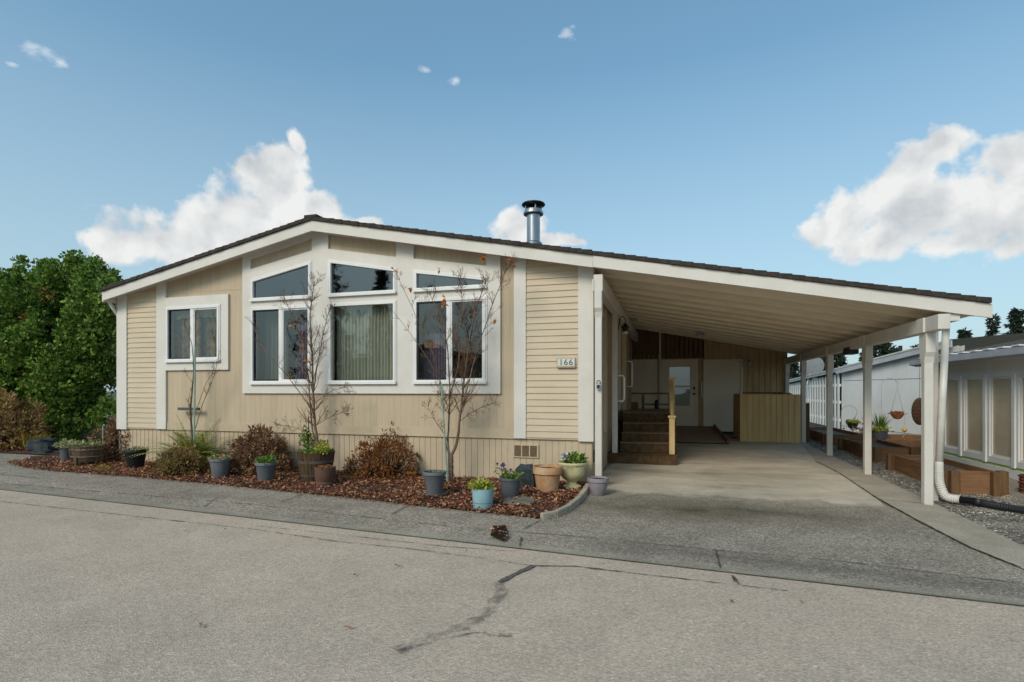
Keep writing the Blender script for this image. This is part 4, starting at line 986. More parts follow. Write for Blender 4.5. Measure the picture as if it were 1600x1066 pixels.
for k in range(260):
    p = P+Vector((random.gauss(0,.18), random.gauss(0,.15), abs(random.gauss(0,.16)))); mb.card(p, rdir()+Vector((0,0,.5)), rdir(), .07, .04, .1)
tag(mb.build('red_shrub', 'brownleaf'), 'small dark red shrub left of the spiky yucca tub', 'shrub')
c = Vector((W(1437,643,13.0)[0], 13.0, W(1437,643,13.0)[1]))
mb = MB(); 
prof = []
for k in range(25):
    a = -math.pi/2+math.pi*k/24; prof.append((.135*math.cos(a)*(1+.06*(k % 2)), .28*math.sin(a)))
mb.lathe(prof, c, 30)
mb.tube([c+Vector((0,0,.26)), c+Vector((0,0,1.2))], .004, 4)
tag(mb.build('wicker_ornament', 'coir'), 'oval brown wicker ornament hanging just left of the front post', 'ornament')
# ================================================================ NEIGHBOURS
nb = thing('white_neighbour_house', 'white sided neighbouring house with a low sloping grey edged roof behind the carport posts', 'house', (6, 16, 0))
q = [Vector((6.25, 14.7, 0)), Vector((5.94, 15.8, 0)), Vector((5.0, 18.9, 0)), Vector((5.0, 27.2, 0))]
zt3 = [2.40, 2.30, 1.92, 1.66]
mb = MB()
for i in range(2):
    a, b2 = q[i], q[i+1]; mb.add([(a.x,a.y,-.4),(b2.x,b2.y,-.4),(b2.x,b2.y,zt3[i+1]-.12),(a.x,a.y,zt3[i]-.12)], [(0,1,2,3)])
    mb.add([(a.x+.1,a.y,-.4),(b2.x+.1,b2.y,-.4),(b2.x+.1,b2.y,zt3[i+1]-.12),(a.x+.1,a.y,zt3[i]-.12)], [(3,2,1,0)])
mb.build('wall', 'nb_white', nb)
mb = MB()
for i in range(2):
    a, b2 = q[i], q[i+1]; mb.add([(a.x-.01,a.y,.14),(b2.x-.01,b2.y,.17),(b2.x-.01,b2.y,.19),(a.x-.01,a.y,.16)], [(0,1,2,3)])
    mb.obox(((a+b2)/2)+Vector((-.006,0,(zt3[i]+zt3[i+1])/2-.55)), (b2-a).normalized(), Vector((1,0,0)), (0,0,1), (b2-a).length, .008, .015)
mb.build('wall_rail', 'nb_trim', nb)
mb = MB(); rr = MB()
for i in range(3):
    a, b2 = q[i]+Vector((-.15,0,zt3[i])), q[i+1]+Vector((-.15,0,zt3[i+1]))
    d = (b2-a).normalized(); s = Vector((1,0,0))
    h = .16 if i < 2 else .10
    mb.obox((a+b2)/2-Vector((0,0,h/2)), d, s, d.cross(s).normalized(), (b2-a).length, .03, h)
    up3 = Vector((6, 0, .0)); rr.add([a+Vector((-.03,0,.02)), b2+Vector((-.03,0,.02)), b2+Vector((3.5,0,.30 if i<2 else .6)), a+Vector((3.5,0,.30))], [(3,2,1,0)])
    rr.add([a+Vector((-.03,0,.02)), b2+Vector((-.03,0,.02)), b2+Vector((-.03,0,-.02)), a+Vector((-.03,0,-.02))], [(0,1,2,3)])
mb.build('fascia', 'nb_trim', nb); rr.build('roof', 'nb_panel', nb)
for (x, y, z, w, l, lb) in ((5.3, 22, 2.03-.25, .5, 1.1, 0), (5.5, 19.5, 2.12-.1, .5, 1.2, 0), (5.9, 25, 1.75, .6, 1.6, 0), (6.6, 17.3, 2.3, .5, .8, 0)):
    bevel(MB().box(x, x+w, y, y+l, z-.15, z+.09).build('skylight', 'solar', nb), .02)
MB().tube([(6.1, 17.6, 2.0), (6.1, 17.6, 2.5)], .05, 10).build('vent_pipe', 'dark_metal', nb)
ds = thing('satellite_dish', 'grey satellite dish on the white neighbouring roof', 'satellite dish', (5.2, 22.5, 1.8))
dx_, dz_ = W(1269, 572, 22.5)
mb = MB(); 
for k in range(6):
    r0, r1 = k/6*.42, (k+1)/6*.42
    for j in range(24):
        a0, a1 = j*.2618, (j+1)*.2618
        def dp(r, a): 
            x, z = r*math.cos(a), r*math.sin(a)*.9; return (dx_+x, 22.5+.35*r*r-.25*z, dz_+z)
        mb.add([dp(r0,a0), dp(r1,a0), dp(r1,a1), dp(r0,a1)], [(0,1,2,3)])
mb.build('dish', 'dish', ds)
MB().tube([(dx_, 22.6, dz_-.1), (dx_-.12, 22.7, 1.5)], .03, 6).build('mast', 'plate', ds)
MB().tube([(dx_, 22.6, dz_-.3), (dx_+.25, 22.1, dz_-.42)], .02, 6).build('feed_arm', 'copper', ds)
# picket fence
pf = thing('picket_fence', 'white slatted fence with tall gaps at the far side of the gravel', 'fence', (4.95, 19, 0))
mb = MB(); y = 18.95; i = 0
while y < 27.5:
    zz = 1.80-.02*(y-19)*2.0; zz = 1.76+(y-18.9)*(1.50-1.76)/8.3
    mb.box(4.93, 4.955, y, y+.17, .08, zz); y += .36; i += 1
mb.build('pickets', 'nb_white', pf)
mb = MB(); 
for z in (.3, .85, 1.38): mb.box(4.957, 5.0, 18.95, 27.5, z, z+.08)
mb.build('rails', 'nb_white', pf)
# sunroom house at far right
sr = thing('sunroom_house', 'grey roofed neighbouring house with a row of tall screened porch windows', 'house', (4.6, 9, 0))
XS = 4.6; ys0, ys1 = 6.2, 11.7
zwb, zwt, zband, zeave = .27, 1.46, .0, 1.70
holes = []; yedges = [WX(u, 640, XS)[0] for u in (1471.5, 1497.5, 1505.5, 1536, 1545, 1580, 1590)]
pitch = .80; y = ys1-.28; 
yE = [(10.62, 9.90+.02)]
cs = [(WX(1473.5,640,XS)[0], WX(1497,640,XS)[0]), (WX(1506,640,XS)[0], WX(1535,640,XS)[0]), (WX(1545.5,640,XS)[0], WX(1580,640,XS)[0]), (WX(1591,640,XS)[0], WX(1636,640,XS)[0])]
cs = [(b2, a) for a, b2 in cs]; cs.insert(0, (cs[0][1]+.1, ys1-.12)); cs.append((ys0+.25, cs[-1][0]-.14))
holes = [[(a, zwb), (b2, zwb), (b2, zwt), (a, zwt)] for a, b2 in cs]
ff = lambda a, b2, c: (c, a, b2)
MB().plate([(ys0, zwb-.09), (ys1, zwb-.09), (ys1, zeave), (ys0, zeave)], holes, XS, XS+.08, f=ff).build('window_wall', 'nb_white', sr)
MB().box(XS-.015, XS+.05, ys0, ys1, zband, zwb-.13).build('lower_band', 'nb_white', sr)
MB().box(XS+.01, XS+.06, ys0, ys1, zwb-.13, zwb-.09).build('green_strip', mat('lime tape', srgb(150,176,96), bmp=0), sr)
MB().box(XS+.0, XS+.05, ys0, ys1, -.5, zband-.002).build('skirting', 'navy', sr)
for h in holes:
    a, b2 = h[0][0], h[1][0]
    fr = MB().plate([(a+.001, zwb+.001), (b2-.001, zwb+.001), (b2-.001, zwt-.001), (a+.001, zwt-.001)], [shrink(h, .03)], XS+.02, XS+.06, f=ff).build('window', 'white_clean', sr)
    MB().plate(shrink(h, .03), [], XS+.035, XS+.04, f=ff).build('pane', 'screen', fr)
for a, b2 in zip(cs, cs[1:]):
    ym = (a[0]+b2[1])/2; MB().box(XS-.022, XS-.001, ym-.035, ym+.035, zwb-.10, zwt+.04).build('mullion', 'nb_white', sr)
MB().box(XS, XS+3.5, ys1+.001, ys1+.08, -.5, zeave).build('end_wall', 'nb_white', sr)
MB().box(XS-.18, XS+.0, ys0-.2, ys1+.25, zeave-.0, zeave+.03).build('eave_soffit', 'nb_white', sr)
gt = MB(); gt.plate([(XS-.30, zeave+.03),(XS-.18, zeave+.0),(XS-.16, zeave+.10),(XS-.30, zeave+.12)], [], ys0-.2, ys1+.3).build('gutter', 'nb_trim', sr)
rr = MB(); n = 22
for i in range(n):
    x0, x1 = XS-.26+i*.16, XS-.26+(i+1)*.16; z0 = zeave+.12+i*.16*.20; z1 = z0+.032
    rr.add([(x0, ys0-.3, z0+.014), (x0, ys1+.25, z0+.014), (x1, ys1+.25, z1), (x1, ys0-.3, z1), (x0, ys0-.3, z0-.01), (x0, ys1+.25, z0-.01)], [(0,3,2,1),(0,1,5,4)])
rr.build('roof', 'nb_roof', sr)
bevel(MB().obox((6.2, 9.6, 2.27), Vector((1,0,.2)).normalized(), (0,1,0), Vector((-.2,0,1)).normalized(), 1.4, 2.6, .06).build('roof_panel', 'solar', sr), .01)
y = ys0
while y < ys1+.2: MB().box(XS-.24, XS-.14, y, y+.16, zeave+.145, zeave+.165).build('gutter_clip', 'nb_white', sr); y += .36
tag(bevel(MB().box(XS-.12, XS-.02, 8.75, 9.0, -.14, .02).build('utility_box', 'aqua'), .01), 'pale aqua utility box at the foot of the blue skirting', 'utility box')
P = G(1600, 782, -.1); mb = MB()
for k in range(8): mb.lathe([(.05,0),(.06+.012*(k % 2),.02),(.05,.04)], P+Vector((0.01,0,.04*k)), 12)
tag(mb.build('rusty_spring', 'rust'), 'rusty ribbed metal ornament at the right picture edge near the hose end', 'ornament')
# ================================================================ CURTAINS
def drape(x0, x1, z0, z1, y, amp, waves, m, label):
    mb = MB(); n = int(waves*10)
    for i in range(n+1):
        f = i/n; x = x0+(x1-x0)*f; yy = y+amp*math.sin(f*waves*6.283+.6*math.sin(f*9))
        mb.v += [(x, yy, z0), (x, yy+.01*math.sin(f*20), z1)]
    for i in range(n): mb.f.append((2*i, 2*i+2, 2*i+3, 2*i+1))
    return tag(mb.build('curtain', m, smooth=True), label, 'curtain')
drape(xb0+.02, xb1-.02, zlo-.1, zhi+.05, D+.13, .014, 19, 'sheer', 'pale sheer pleated curtain filling the large middle window')
drape(xa0+.0, W(441,500)[0]-.1, zlo-.1, zhi+.05, D+.26, .03, 5, 'dim_curtain', 'dark grey curtain in the left half of the lower left window')
drape(W(446,500)[0], xa1, zlo-.1, zhi+.05, D+.24, .018, 9, 'lilac', 'pale lilac curtain in the right half of the lower left window')
drape(xc0, W(700,500)[0]-.1, zlo-.1, zlo+.75, D+.26, .018, 9, 'lilac', 'short lilac curtain low in the lower right window')
drape(W(706,500)[0]+.35, xc1+.1, zlo-.1, zhi+.05, D+.5, .03, 6, 'dim_curtain', 'dark curtain in the right half of the lower right window')
drape(w1[0][0]-.05, (w1[0][0]+w1[1][0])/2-.05, w1[0][1]-.1, w1[2][1]+.05, D+.16, .02, 5, 'brown_print', 'dark brown patterned curtain in the left half of the small window')
drape((w1[0][0]+w1[1][0])/2+.02, w1[1][0]+.05, w1[0][1]-.1, w1[2][1]+.05, D+.17, .02, 5, 'brown_print', 'brown patterned curtain in the right half of the small window')
mb = MB(); 
for i in range(60):
    f = i/60; x = w1[0][0]-.02+(w1[1][0]-w1[0][0]+.04)*f; dz = .13+.035*abs(math.sin(f*19))+.05*abs(f-.5)
    mb.v += [(x, D+.115+.012*math.sin(f*80), w1[2][1]+.03), (x, D+.115+.012*math.sin(f*80), w1[2][1]-dz)]
for i in range(59): mb.f.append((2*i, 2*i+1, 2*i+3, 2*i+2))
tag(mb.build('lace_valance', 'lace'), 'ivory lace valance across the top of the small left window', 'valance')
em, te, be, ce = newmat('lamp glow'); be.inputs['Base Color'].default_value = c4(srgb(240,190,120)); be.inputs['Emission Color'].default_value = (1, .55, .2, 1); be.inputs['Emission Strength'].default_value = .6; MT['glow'] = em
xl_, zl_ = W(675, 541, D+1.2); tl = thing('table_lamp', 'lit orange shaded lamp glowing behind the lower right window', 'lamp', (xl_, D+1.2, FL))
MB().lathe([(.13,-.02),(.13,.05),(.12,.06)], (xl_, D+1.2, zl_), 20).build('shade', 'glow', tl)
MB().lathe([(0,FL-zl_),(.08,FL-zl_+.01),(.02,-.5),(.015,-.02)], (xl_, D+1.2, zl_), 12).build('stand', 'bronze', tl)
# ================================================================ POTS
def pleaves(mb, c, r, h, n, size, up=.7, w=.5, ell=1):
    for k in range(n):
        a = rng(0, 6.283); q = r*math.sqrt(random.random()); p = c+Vector((q*math.cos(a), q*math.sin(a), rng(0, h)*(1-.5*q/r)))
        d = rdir(); d.z = abs(d.z)*up+.15; s = size*rng(.6, 1.3); mb.card(p, d, rdir()+Vector((0,0,.6)), s, s*w, rng(-.1,.15))
    return mb
def stems(mb, c, r, h, n):
    for k in range(n):
        a = rng(0, 6.283); q = r*random.random(); p = c+Vector((q*math.cos(a), q*math.sin(a), 0))
        mb.tube([p, p+Vector((rng(-.04,.04), rng(-.04,.04), h*rng(.5,1)))], .003, 4)
    return mb
def potbase(u, vb, wt, hp):
    P = G(u, vb-1.0); t = (P-Vector((0,0,H))).dot(Vector((-ST, CT, 0))); s = t/FPX
    r = wt*s/2; dirn = Vector((P.x, P.y, 0)).normalized(); P = P+dirn*r*.7
    P.z = (mul(P.x, P.y) if inside(P, bed) else lot(P.x, P.y)+.006)-.004
    s2 = (P-Vector((0,0,H))).dot(Vector((-ST, CT, 0)))/FPX
    return P, wt*s2/2, hp*s2
def pot(name, label, u, vb, wt, hp, m, prof=None, taper=.74, lip=True, flute=0, nf=0, saucer=None, sm='pot_slate'):
    P, r, h = potbase(u, vb, wt, hp); t = thing(name, label, 'plant pot', P)
    if prof is None:
        b = r*taper
        prof = [(0,0),(b*.96,0),(b,.012),(r*.91,h*.86),(r*.92,h*.865),(r,h*.87),(r,h*.97),(r*.985,h),(r*.90,h),(r*.87,h*.88),(0,h*.88)] if lip else \
               [(0,0),(b*.97,0),(b,.012),(r*.985,h*.97),(r*.99,h),(r*.92,h),(r*.90,h*.88),(0,h*.88)]
    else: prof = [(a*r, b*h) for a, b in prof]
    z0 = 0
    if saucer:
        MB().lathe([(0,0),(r*saucer*.92,0),(r*saucer,.03),(r*saucer*.96,.032),(r*saucer*.9,.012),(0,.012)], P, 28).build('saucer', sm, t)
        z0 = .012
    o = MB().lathe(prof, P+Vector((0,0,z0)), 48, flute, nf).build('pot', m, t); shade_auto(o)
    MB().lathe([(0,h*.90),(r*.6,h*.905),(r*.885,h*.89)], P+Vector((0,0,z0)), 20).build('soil', 'soil', t)
    return t, P+Vector((0,0,h*.9+z0)), r, h
def fol(t, c, r, h, n, size, m, up=.7, w=.5, name='foliage'):
    pleaves(MB(), c, r, h, n, size, up, w).build(name, m, t)
t, c, r, h = pot('potted_plant', 'grey pot of pale leaves standing behind the weathered slatted planter', 104, 723, 19, 22, 'pot_grey'); fol(t, c, r*1.7, .14, 260, .07, 'sage')
# weathered slatted planter on legs
P, r, h = potbase(135, 732, 50, 32)
t = thing('slatted_planter', 'weathered slatted half round wooden planter on short legs at the left tip of the bed', 'planter', P)
mb = MB(); n = 17; rx = r*.98
for k in range(n):
    a = math.pi+math.pi*2*k/n; ax = Vector((math.cos(a), math.sin(a)*.75, 0)).normalized(); tg = Vector((-ax.y, ax.x, 0))
    c0 = P+Vector((rx*.9*math.cos(a), rx*.7*math.sin(a), h*.62)); mb.obox(c0, tg, (ax*.16+Vector((0,0,1))).cross(tg).normalized()*-1, (ax*.16+Vector((0,0,1))).normalized(), rx*.33, .016, h*.74+rng(-.01,.01))
mb.build('slats', 'oldwood', t)
for zz, k_ in ((.48, .90), (.82, .965)):
    mb = MB(); pts = [P+Vector((rx*k_*1.03*math.cos(a*.2618), rx*k_*.80*math.sin(a*.2618), h*zz)) for a in range(25)]; mb.tube(pts, .013, 5, cap=False); mb.build('band', 'band', t)
for dx, dy in ((-.85,0),(.85,0),(.12,-.72)): MB().box(P.x+rx*dx-.02, P.x+rx*dx+.02, P.y+rx*dy*.95-.02, P.y+rx*dy*.95+.02, P.z-.01, P.z+h*.5).build('leg', 'oldwood', t)
MB().lathe([(0,0),(rx*.8,0)], P+Vector((0,0,h*.86)), 20).build('soil', 'soil', t)
fol(t, P+Vector((-.12,.05,h*.9)), rx*1.0, .09, 260, .06, 'sage'); fol(t, P+Vector((-.1,.05,h*.9)), rx*.8, .1, 100, .05, 'green')
t, c, r, h = pot('potted_plant', 'black pot with small pale sprouts on a round saucer', 212, 736, 33, 30, 'pot_black', taper=.62, saucer=1.0, sm='stone'); fol(t, c, r*1.0, .06, 200, .045, 'sage'); fol(t, c, r*.8, .1, 30, .03, 'rustleaf')
t, c, r, h = pot('potted_plant', 'grey pot with dry pale plants between the low olive shrub and the bronze shrub', 344, 750, 32, 29, 'pot_grey', taper=.72); fol(t, c, r*1.05, .08, 160, .05, 'sage'); fol(t, c, r*.9, .1, 90, .05, 'rustleaf'); fol(t, c+Vector((-.1,0,0)), r*.6, .12, 60, .05, 'green')
t, c, r, h = pot('potted_plant', 'grey pot of fresh green leaves in front of the bronze shrub', 416, 756, 33, 30, 'pot_grey', taper=.70); fol(t, c, r*.9, .12, 220, .06, 'green')
# oak half barrel
P, r, h = potbase(494, 757, 57, 46)
t = thing('half_barrel_planter', 'big dark oak half barrel planter with metal bands under the bare tree', 'planter', P)
mb = MB(); n = 26
prof = lambda z: r*(.72+.28*z**.8)
for k in range(n):
    a0, a1 = 2*math.pi*k/n+.012, 2*math.pi*(k+1)/n-.012; zt_2 = 1+rng(-.015,.015); o = len(mb.v)
    for j in range(5):
        z = j/4*zt_2; rr_ = prof(min(z,1))
        for rq, a in ((rr_, a0), (rr_, a1), (rr_-.022, a1), (rr_-.022, a0)): mb.v.append((P.x+rq*math.cos(a), P.y+rq*math.sin(a), P.z+z*h))
    for j in range(4):
        b_ = o+4*j
        for q in range(4): mb.f.append((b_+q, b_+(q+1) % 4, b_+4+(q+1) % 4, b_+4+q))
    mb.f.append((o+16,o+17,o+18,o+19))
mb.build('staves', 'barrel', t)
for z0, z1 in ((.62,.72),(.18,.26)): MB().lathe([(prof(z0)+.004, z0*h),(prof(z1)+.004, z1*h)], P, 40).build('band', 'band', t)
MB().lathe([(0,h*.93),(r*.94,h*.92)], P, 24).build('soil', 'soil', t); MB().lathe([(0,0),(r*.7,0),(r*.7,h*.2)], P, 24).build('bottom', 'soil', t)
c = P+Vector((0,0,h*.93)); fol(t, c, r*.9, .06, 260, .05, 'green'); fol(t, c+Vector((r*.5,-.05,0)), r*.45, .2, 260, .05, 'yellowgreen')
mb = MB(); pleaves(mb, c+Vector((-r*.62,0,.06)), .09, .36, 240, .05, .8, .5); mb.build('foliage', 'green', t)
stems(MB(), c+Vector((-r*.62,0,-.02)), .05, .66, 6).build('stem', 'bark_dark', t)
t, c, r, h = pot('potted_plant', 'small brown ribbed pot in front of the half barrel', 508, 763, 33, 27, 'pot_brown', prof=[(0,0),(.82,0),(.84,.04),(.84,.2),(.9,.24),(.97,.96),(1,1),(.93,1),(.9,.9),(0,.9)], flute=.012, nf=24, saucer=.95, sm='pot_brown'); fol(t, c, r*.9, .03, 60, .05, 'rustleaf')
t, c, r, h = pot('potted_plant', 'slate grey pot of bare soil on a round paving disc before the staked tree', 679, 779, 37, 35, 'pot_grey', taper=.66, saucer=1.15, sm='stone'); fol(t, c, r*.8, .03, 50, .035, 'green')
t, c, r, h = pot('potted_plant', 'pale blue pot with yellow green leaves at the front edge of the bed', 754.5, 799, 35, 31, 'pot_blue', taper=.88, lip=False); fol(t, c+Vector((-.03,0,0)), r*1.05, .13, 330, .055, 'yellowgreen')
rb_ = [o for o in t.children if o.name.startswith('pot')][0]; MB().lathe([(r*.905,0),(r*.915,.008)], c+Vector((0,0,-h*.62)), 40).build('groove', 'pot_slate', t)
t, c, r, h = pot('potted_plant', 'dark slate pot of violet pansies near the dark rock', 797.5, 784, 34, 32, 'pot_slate', taper=.78); fol(t, c, r*.95, .1, 200, .05, 'green'); fol(t, c+Vector((-r*.9,0,.03)), r*.7, .14, 60, .04, 'sage')
for k in range(7):
    mb = MB(); q = c+Vector((rng(-1.3,.4)*r, rng(-.5,.3)*r, rng(.1,.19)))
    for j in range(6): mb.card(q, rdir(), rdir(), .03, .03, .1)
    mb.build('bloom', 'petal_violet', t)
t, c, r, h = pot('potted_plant', 'wide empty terracotta pot with white bloom beside the dark rock', 855.5, 774, 46, 40, 'pot_terra', prof=[(0,0),(.70,0),(.71,.02),(.90,.70),(.97,.71),(1,.73),(1,.97),(.98,1),(.92,1),(.86,.85),(0,.8)])
t, c, r, h = pot('garden_urn', 'cream fluted garden urn with green leaves and a white flower', 894, 768, 46, 41, 'pot_cream', prof=[(0,0),(.62,0),(.64,.04),(.60,.09),(.34,.16),(.30,.22),(.38,.28),(.62,.36),(.80,.50),(.86,.60),(.92,.86),(1,.90),(1.02,.95),(1,1),(.92,.98),(.88,.9),(0,.9)], flute=.02, nf=26)
fol(t, c+Vector((.03,0,0)), r*.75, .16, 300, .07, 'green'); 
mb = MB(); 
for k in range(40):
    d = rdir(); mb.card(c+Vector((-.09,-.05,.1))+d*.02, d, rdir(), .05, .05, .1)
mb.build('bloom', 'petal_white', t)
t, c, r, h = pot('potted_plant', 'small lavender grey bowl pot on the driveway at the foot of the left post', 934.5, 777, 33, 27, 'pot_lav', prof=[(0,0),(.55,0),(.58,.05),(.85,.45),(.90,.74),(1,.78),(1,.94),(.98,1),(.9,1),(.86,.86),(0,.8)])
P = G(812, 787); tag(shade_auto(MB().lathe([(0,.03),(.17,.032),(.19,.015),(.19,0)], P+Vector((0,0,.02)), 28).build('stepping_stone', 'stone')), 'round mossy stepping stone lying in front of the dark slate pot', 'stepping stone')
P = G(222,733); tag(shade_auto(MB().lathe([(0,0),(.03,.005),(.035,.025),(.02,.045),(0,.05)], P+Vector((0,-.06,.03)), 10).build('pebble', 'petal_white')), 'small white pebble leaning on the black pot', 'stone')
# rocks
def rock(name, c, sx, sy, sz, label, m='rock', seed=1):
    mb = MB(); n, k = 20, 12
    for i in range(k+1):
        ph = math.pi*i/k
        for j in range(n):
            th = 2*math.pi*j/n; d = Vector((math.sin(ph)*math.cos(th), math.sin(ph)*math.sin(th), math.cos(ph)))
            d2 = Vector([math.copysign(abs(q)**.6, q) for q in d]); f = 1+.28*mnoise.noise(d*1.8+Vector((seed,0,0)))+.12*mnoise.noise(d*5+Vector((seed,2,0)))
            mb.v.append((c[0]+d2.x*sx*f, c[1]+d2.y*sy*f, c[2]+d2.z*sz*f))
    for i in range(k):
        for j in range(n): mb.f.append((i*n+j, (i+1)*n+j, (i+1)*n+(j+1) % n, i*n+(j+1) % n))
    return tag(mb.build(name, m, smooth=False), label, 'rock')
P = G(820, 764); rock('rock', (P.x-.02, P.y+.12, P.z+.13), .14, .12, .16, 'upright dark blue grey rock between the pansy pot and the terracotta pot', seed=4)
P = G(52, 707); rock('rock', (P.x, P.y+.2, P.z+.12), .26, .22, .16, 'larger dark mossy boulder beside the golden grass at far left', seed=2)
P = G(58, 709); rock('rock', (P.x+.15, P.y+.0, P.z+.02), .16, .12, .07, 'small dark rock in front of the mossy boulder', seed=7)
P = G(155, 734); mb = MB(); k = 0
for k in range(900):
    a = rng(0,6.28); q = math.sqrt(random.random()); p = Vector((P.x+q*.22*math.cos(a), P.y+.04+q*.09*math.sin(a), P.z+.01+.03*(1-q*q))); mb.card(p, rdir()+Vector((0,0,.8)), rdir(), .02, .012)
tag(mb.build('moss_clump', 'yellowgreen'), 'flat yellow green moss clump in front of the slatted planter', 'moss')
# ================================================================ SHRUBS, FERN
def dome_shrub(name, label, u, vb, wpx, hpx, m, n=1600, leaf=.055, cat='shrub', stemm='bark_dark'):
    P = G(u, vb); s = (P-Vector((0,0,H))).dot(Vector((-ST, CT, 0)))/FPX; r = wpx*s/2; h = hpx*s
    P += Vector((P.x, P.y, 0)).normalized()*r*.7; P.z = lot(P.x, P.y)
    s = (P-Vector((0,0,H))).dot(Vector((-ST, CT, 0)))/FPX; r = wpx*s/2; h = hpx*s*1.0
    t = thing(name, label, cat, P); mb = MB(); sm = MB(); tips = []
    for k in range(n//9):
        d = rdir(); d.z = abs(d.z)*1.0; d.normalize()
        f = (.6+.42*random.random()**.5)*(1+.32*mnoise.noise(d*2.2+P)+.12*mnoise.noise(d*6+P))
        c = P+Vector((d.x*r*f, d.y*r*.8*f, d.z*h*f+.03)); tips.append((c, d))
        for j in range(9):
            a = rdir(); dd = (d*.7+a+Vector((0,0,.35))).normalized(); L = leaf*rng(.6,1.2)
            mb.card(c+a*.02, dd, rdir()+d, L, L*.38, rng(-.05,.15))
    for c, d in tips[::3]:
        b_ = P+Vector((d.x*r*.1, d.y*r*.1, 0)); mid = (b_+c)/2+Vector((d.x*.05, d.y*.05, 0)); sm.tube([b_, mid, c], [.007,.005,.003], 4)
    mb.build('foliage', m, t); sm.build('stems', stemm, t); return t
dome_shrub('bronze_shrub', 'wide bronze brown leaved shrub against the left corner of the house', 194, 722, 100, 58, 'brownleaf', 4200, .07)
dome_shrub('olive_shrub', 'low olive brown shrub in front of the fern', 284, 747, 78, 40, 'brownleaf2', 3600, .055)
dome_shrub('bronze_shrub', 'rounded bronze shrub behind the two grey pots', 404, 745, 96, 66, 'brownleaf', 4200, .07)
dome_shrub('bronze_shrub', 'sparse rust brown shrub between the half barrel and the staked tree', 604, 753, 108, 62, 'rustleaf', 4000, .055)
dome_shrub('seedling', 'small dry plant at the wall right of the ribbed pot', 550, 742, 20, 24, 'rustleaf', 160, .05)
# fern
P = G(302, 733); P += Vector((P.x, P.y, 0)).normalized()*.10; P.z = lot(P.x, P.y)
t = thing('sword_fern', 'large arching yellow green fern at the house wall behind the olive shrub', 'fern', P); mb = MB()
for k in range(84):
    a = rng(0, 6.283); el = rng(.62, 1.4); L = rng(.6, .92); d = Vector((math.cos(a)*math.cos(el), math.sin(a)*math.cos(el)*.7, math.sin(el))); p = P+Vector((rng(-.06,.06), rng(-.05,.05), .04)); n = 24
    sd = Vector((-d.y, d.x, 0)); sd = sd.normalized() if sd.length > .01 else Vector((1,0,0))
    for i in range(n):
        f = i/n; q = p+d*L/n; d = (d+Vector((0,0,-.055))).normalized(); w = .10*math.sin(math.pi*min(1, f*.9+.12))**.7
        for s_ in (-1, 1): mb.card(q, sd*s_+d*.45+Vector((0,0,-.1)), Vector((0,0,1)), w, .026, .05)
        p = q
mb.build('fronds', 'fern', t)
# dry weeds at the left panel
P = G(228, 722); P += Vector((P.x, P.y, 0)).normalized()*.9; t = thing('dry_weeds', 'thin dry weed stalks against the narrow lap siding panel at the left corner', 'weeds', P); mb = MB(); m2 = MB()
for k in range(46):
    b_ = P+Vector((rng(-.38,.3), rng(-.08,.08), 0)); tp = b_+Vector((rng(-.15,.15), rng(-.05,.05), rng(.4, .85))); mb.tube([b_, (b_+tp)/2+Vector((rng(-.02,.02),0,0)), tp], .0035, 4)
    for j in range(7): m2.card(b_.lerp(tp, rng(.3,1)), rdir(), rdir(), .05, .018)
mb.build('stems', 'goldgrass', t); m2.build('leaves', 'brownleaf2', t)
P = G(161, 722); tag(MB().tube([P, P+Vector((0,0,.64)), P+Vector((.02,0,.67)), P+Vector((.04,0,.66))], .011, 6).build('garden_stake', 'stake'), 'thin green garden stake standing beside the slatted planter', 'stake')
# golden shrub, green clump, gold grass at the far left
dome_shrub('golden_shrub', 'golden brown leaved shrub at the left picture edge', 12, 706, 120, 82, 'goldleaf', 3600, .10)
dome_shrub('green_clump', 'small bright green plant between the golden shrub and golden grass', 28, 700, 46, 30, 'green', 1200, .09, cat='plant')
P = G(48, 704); mb = MB()
for k in range(420):
    a = rng(0, 6.28); mb.card(P+Vector((rng(-.1,.1), rng(-.1,.1), 0)), Vector((math.cos(a)*.8+.3, math.sin(a)*.5, 1.1)), rdir(), rng(.2,.52), .022, -.05)
tag(mb.build('ornamental_grass', 'goldgrass'), 'tuft of golden grass beside the mossy boulder', 'grass clump')
# ================================================================ BIG LEFT EVERGREEN
TB = G(90, 694); TB.x -= .2
def campt(u, v, t): a = (u-800)/FPX; b_ = (HZ-v)/FPX; return Vector((t*(-ST+a*CT), t*(CT+a*ST), H+b_*t))
tt = 13.6
t = thing('evergreen_tree', 'large dense bright green evergreen left of the house', 'tree', campt(90, 695, tt)); mb = MB()
env = [(-130,480),(-60,440),(-25,446),(0,436),(18,424),(34,404),(48,432),(62,414),(76,402),(92,428),(108,396),(122,398),(136,424),(150,404),(162,424),(176,428),(184,470)]
def envv(u):
    for (a0, b0), (a1, b1) in zip(env, env[1:]):
        if u <= a1: return b0+(b1-b0)*(u-a0)/(a1-a0)
    return env[-1][1]
plumes = [(a0, b0+30, 9, 32, 0) for a0, b0 in env if a0 > -30]
for k in range(150):
    u = rng(-130, 176); vv = envv(u)+30+rng(0, 1)**1.0*(672-envv(u)-30); plumes.append((u, vv, rng(12,24), rng(26,44), rng(-1.1,.9)))
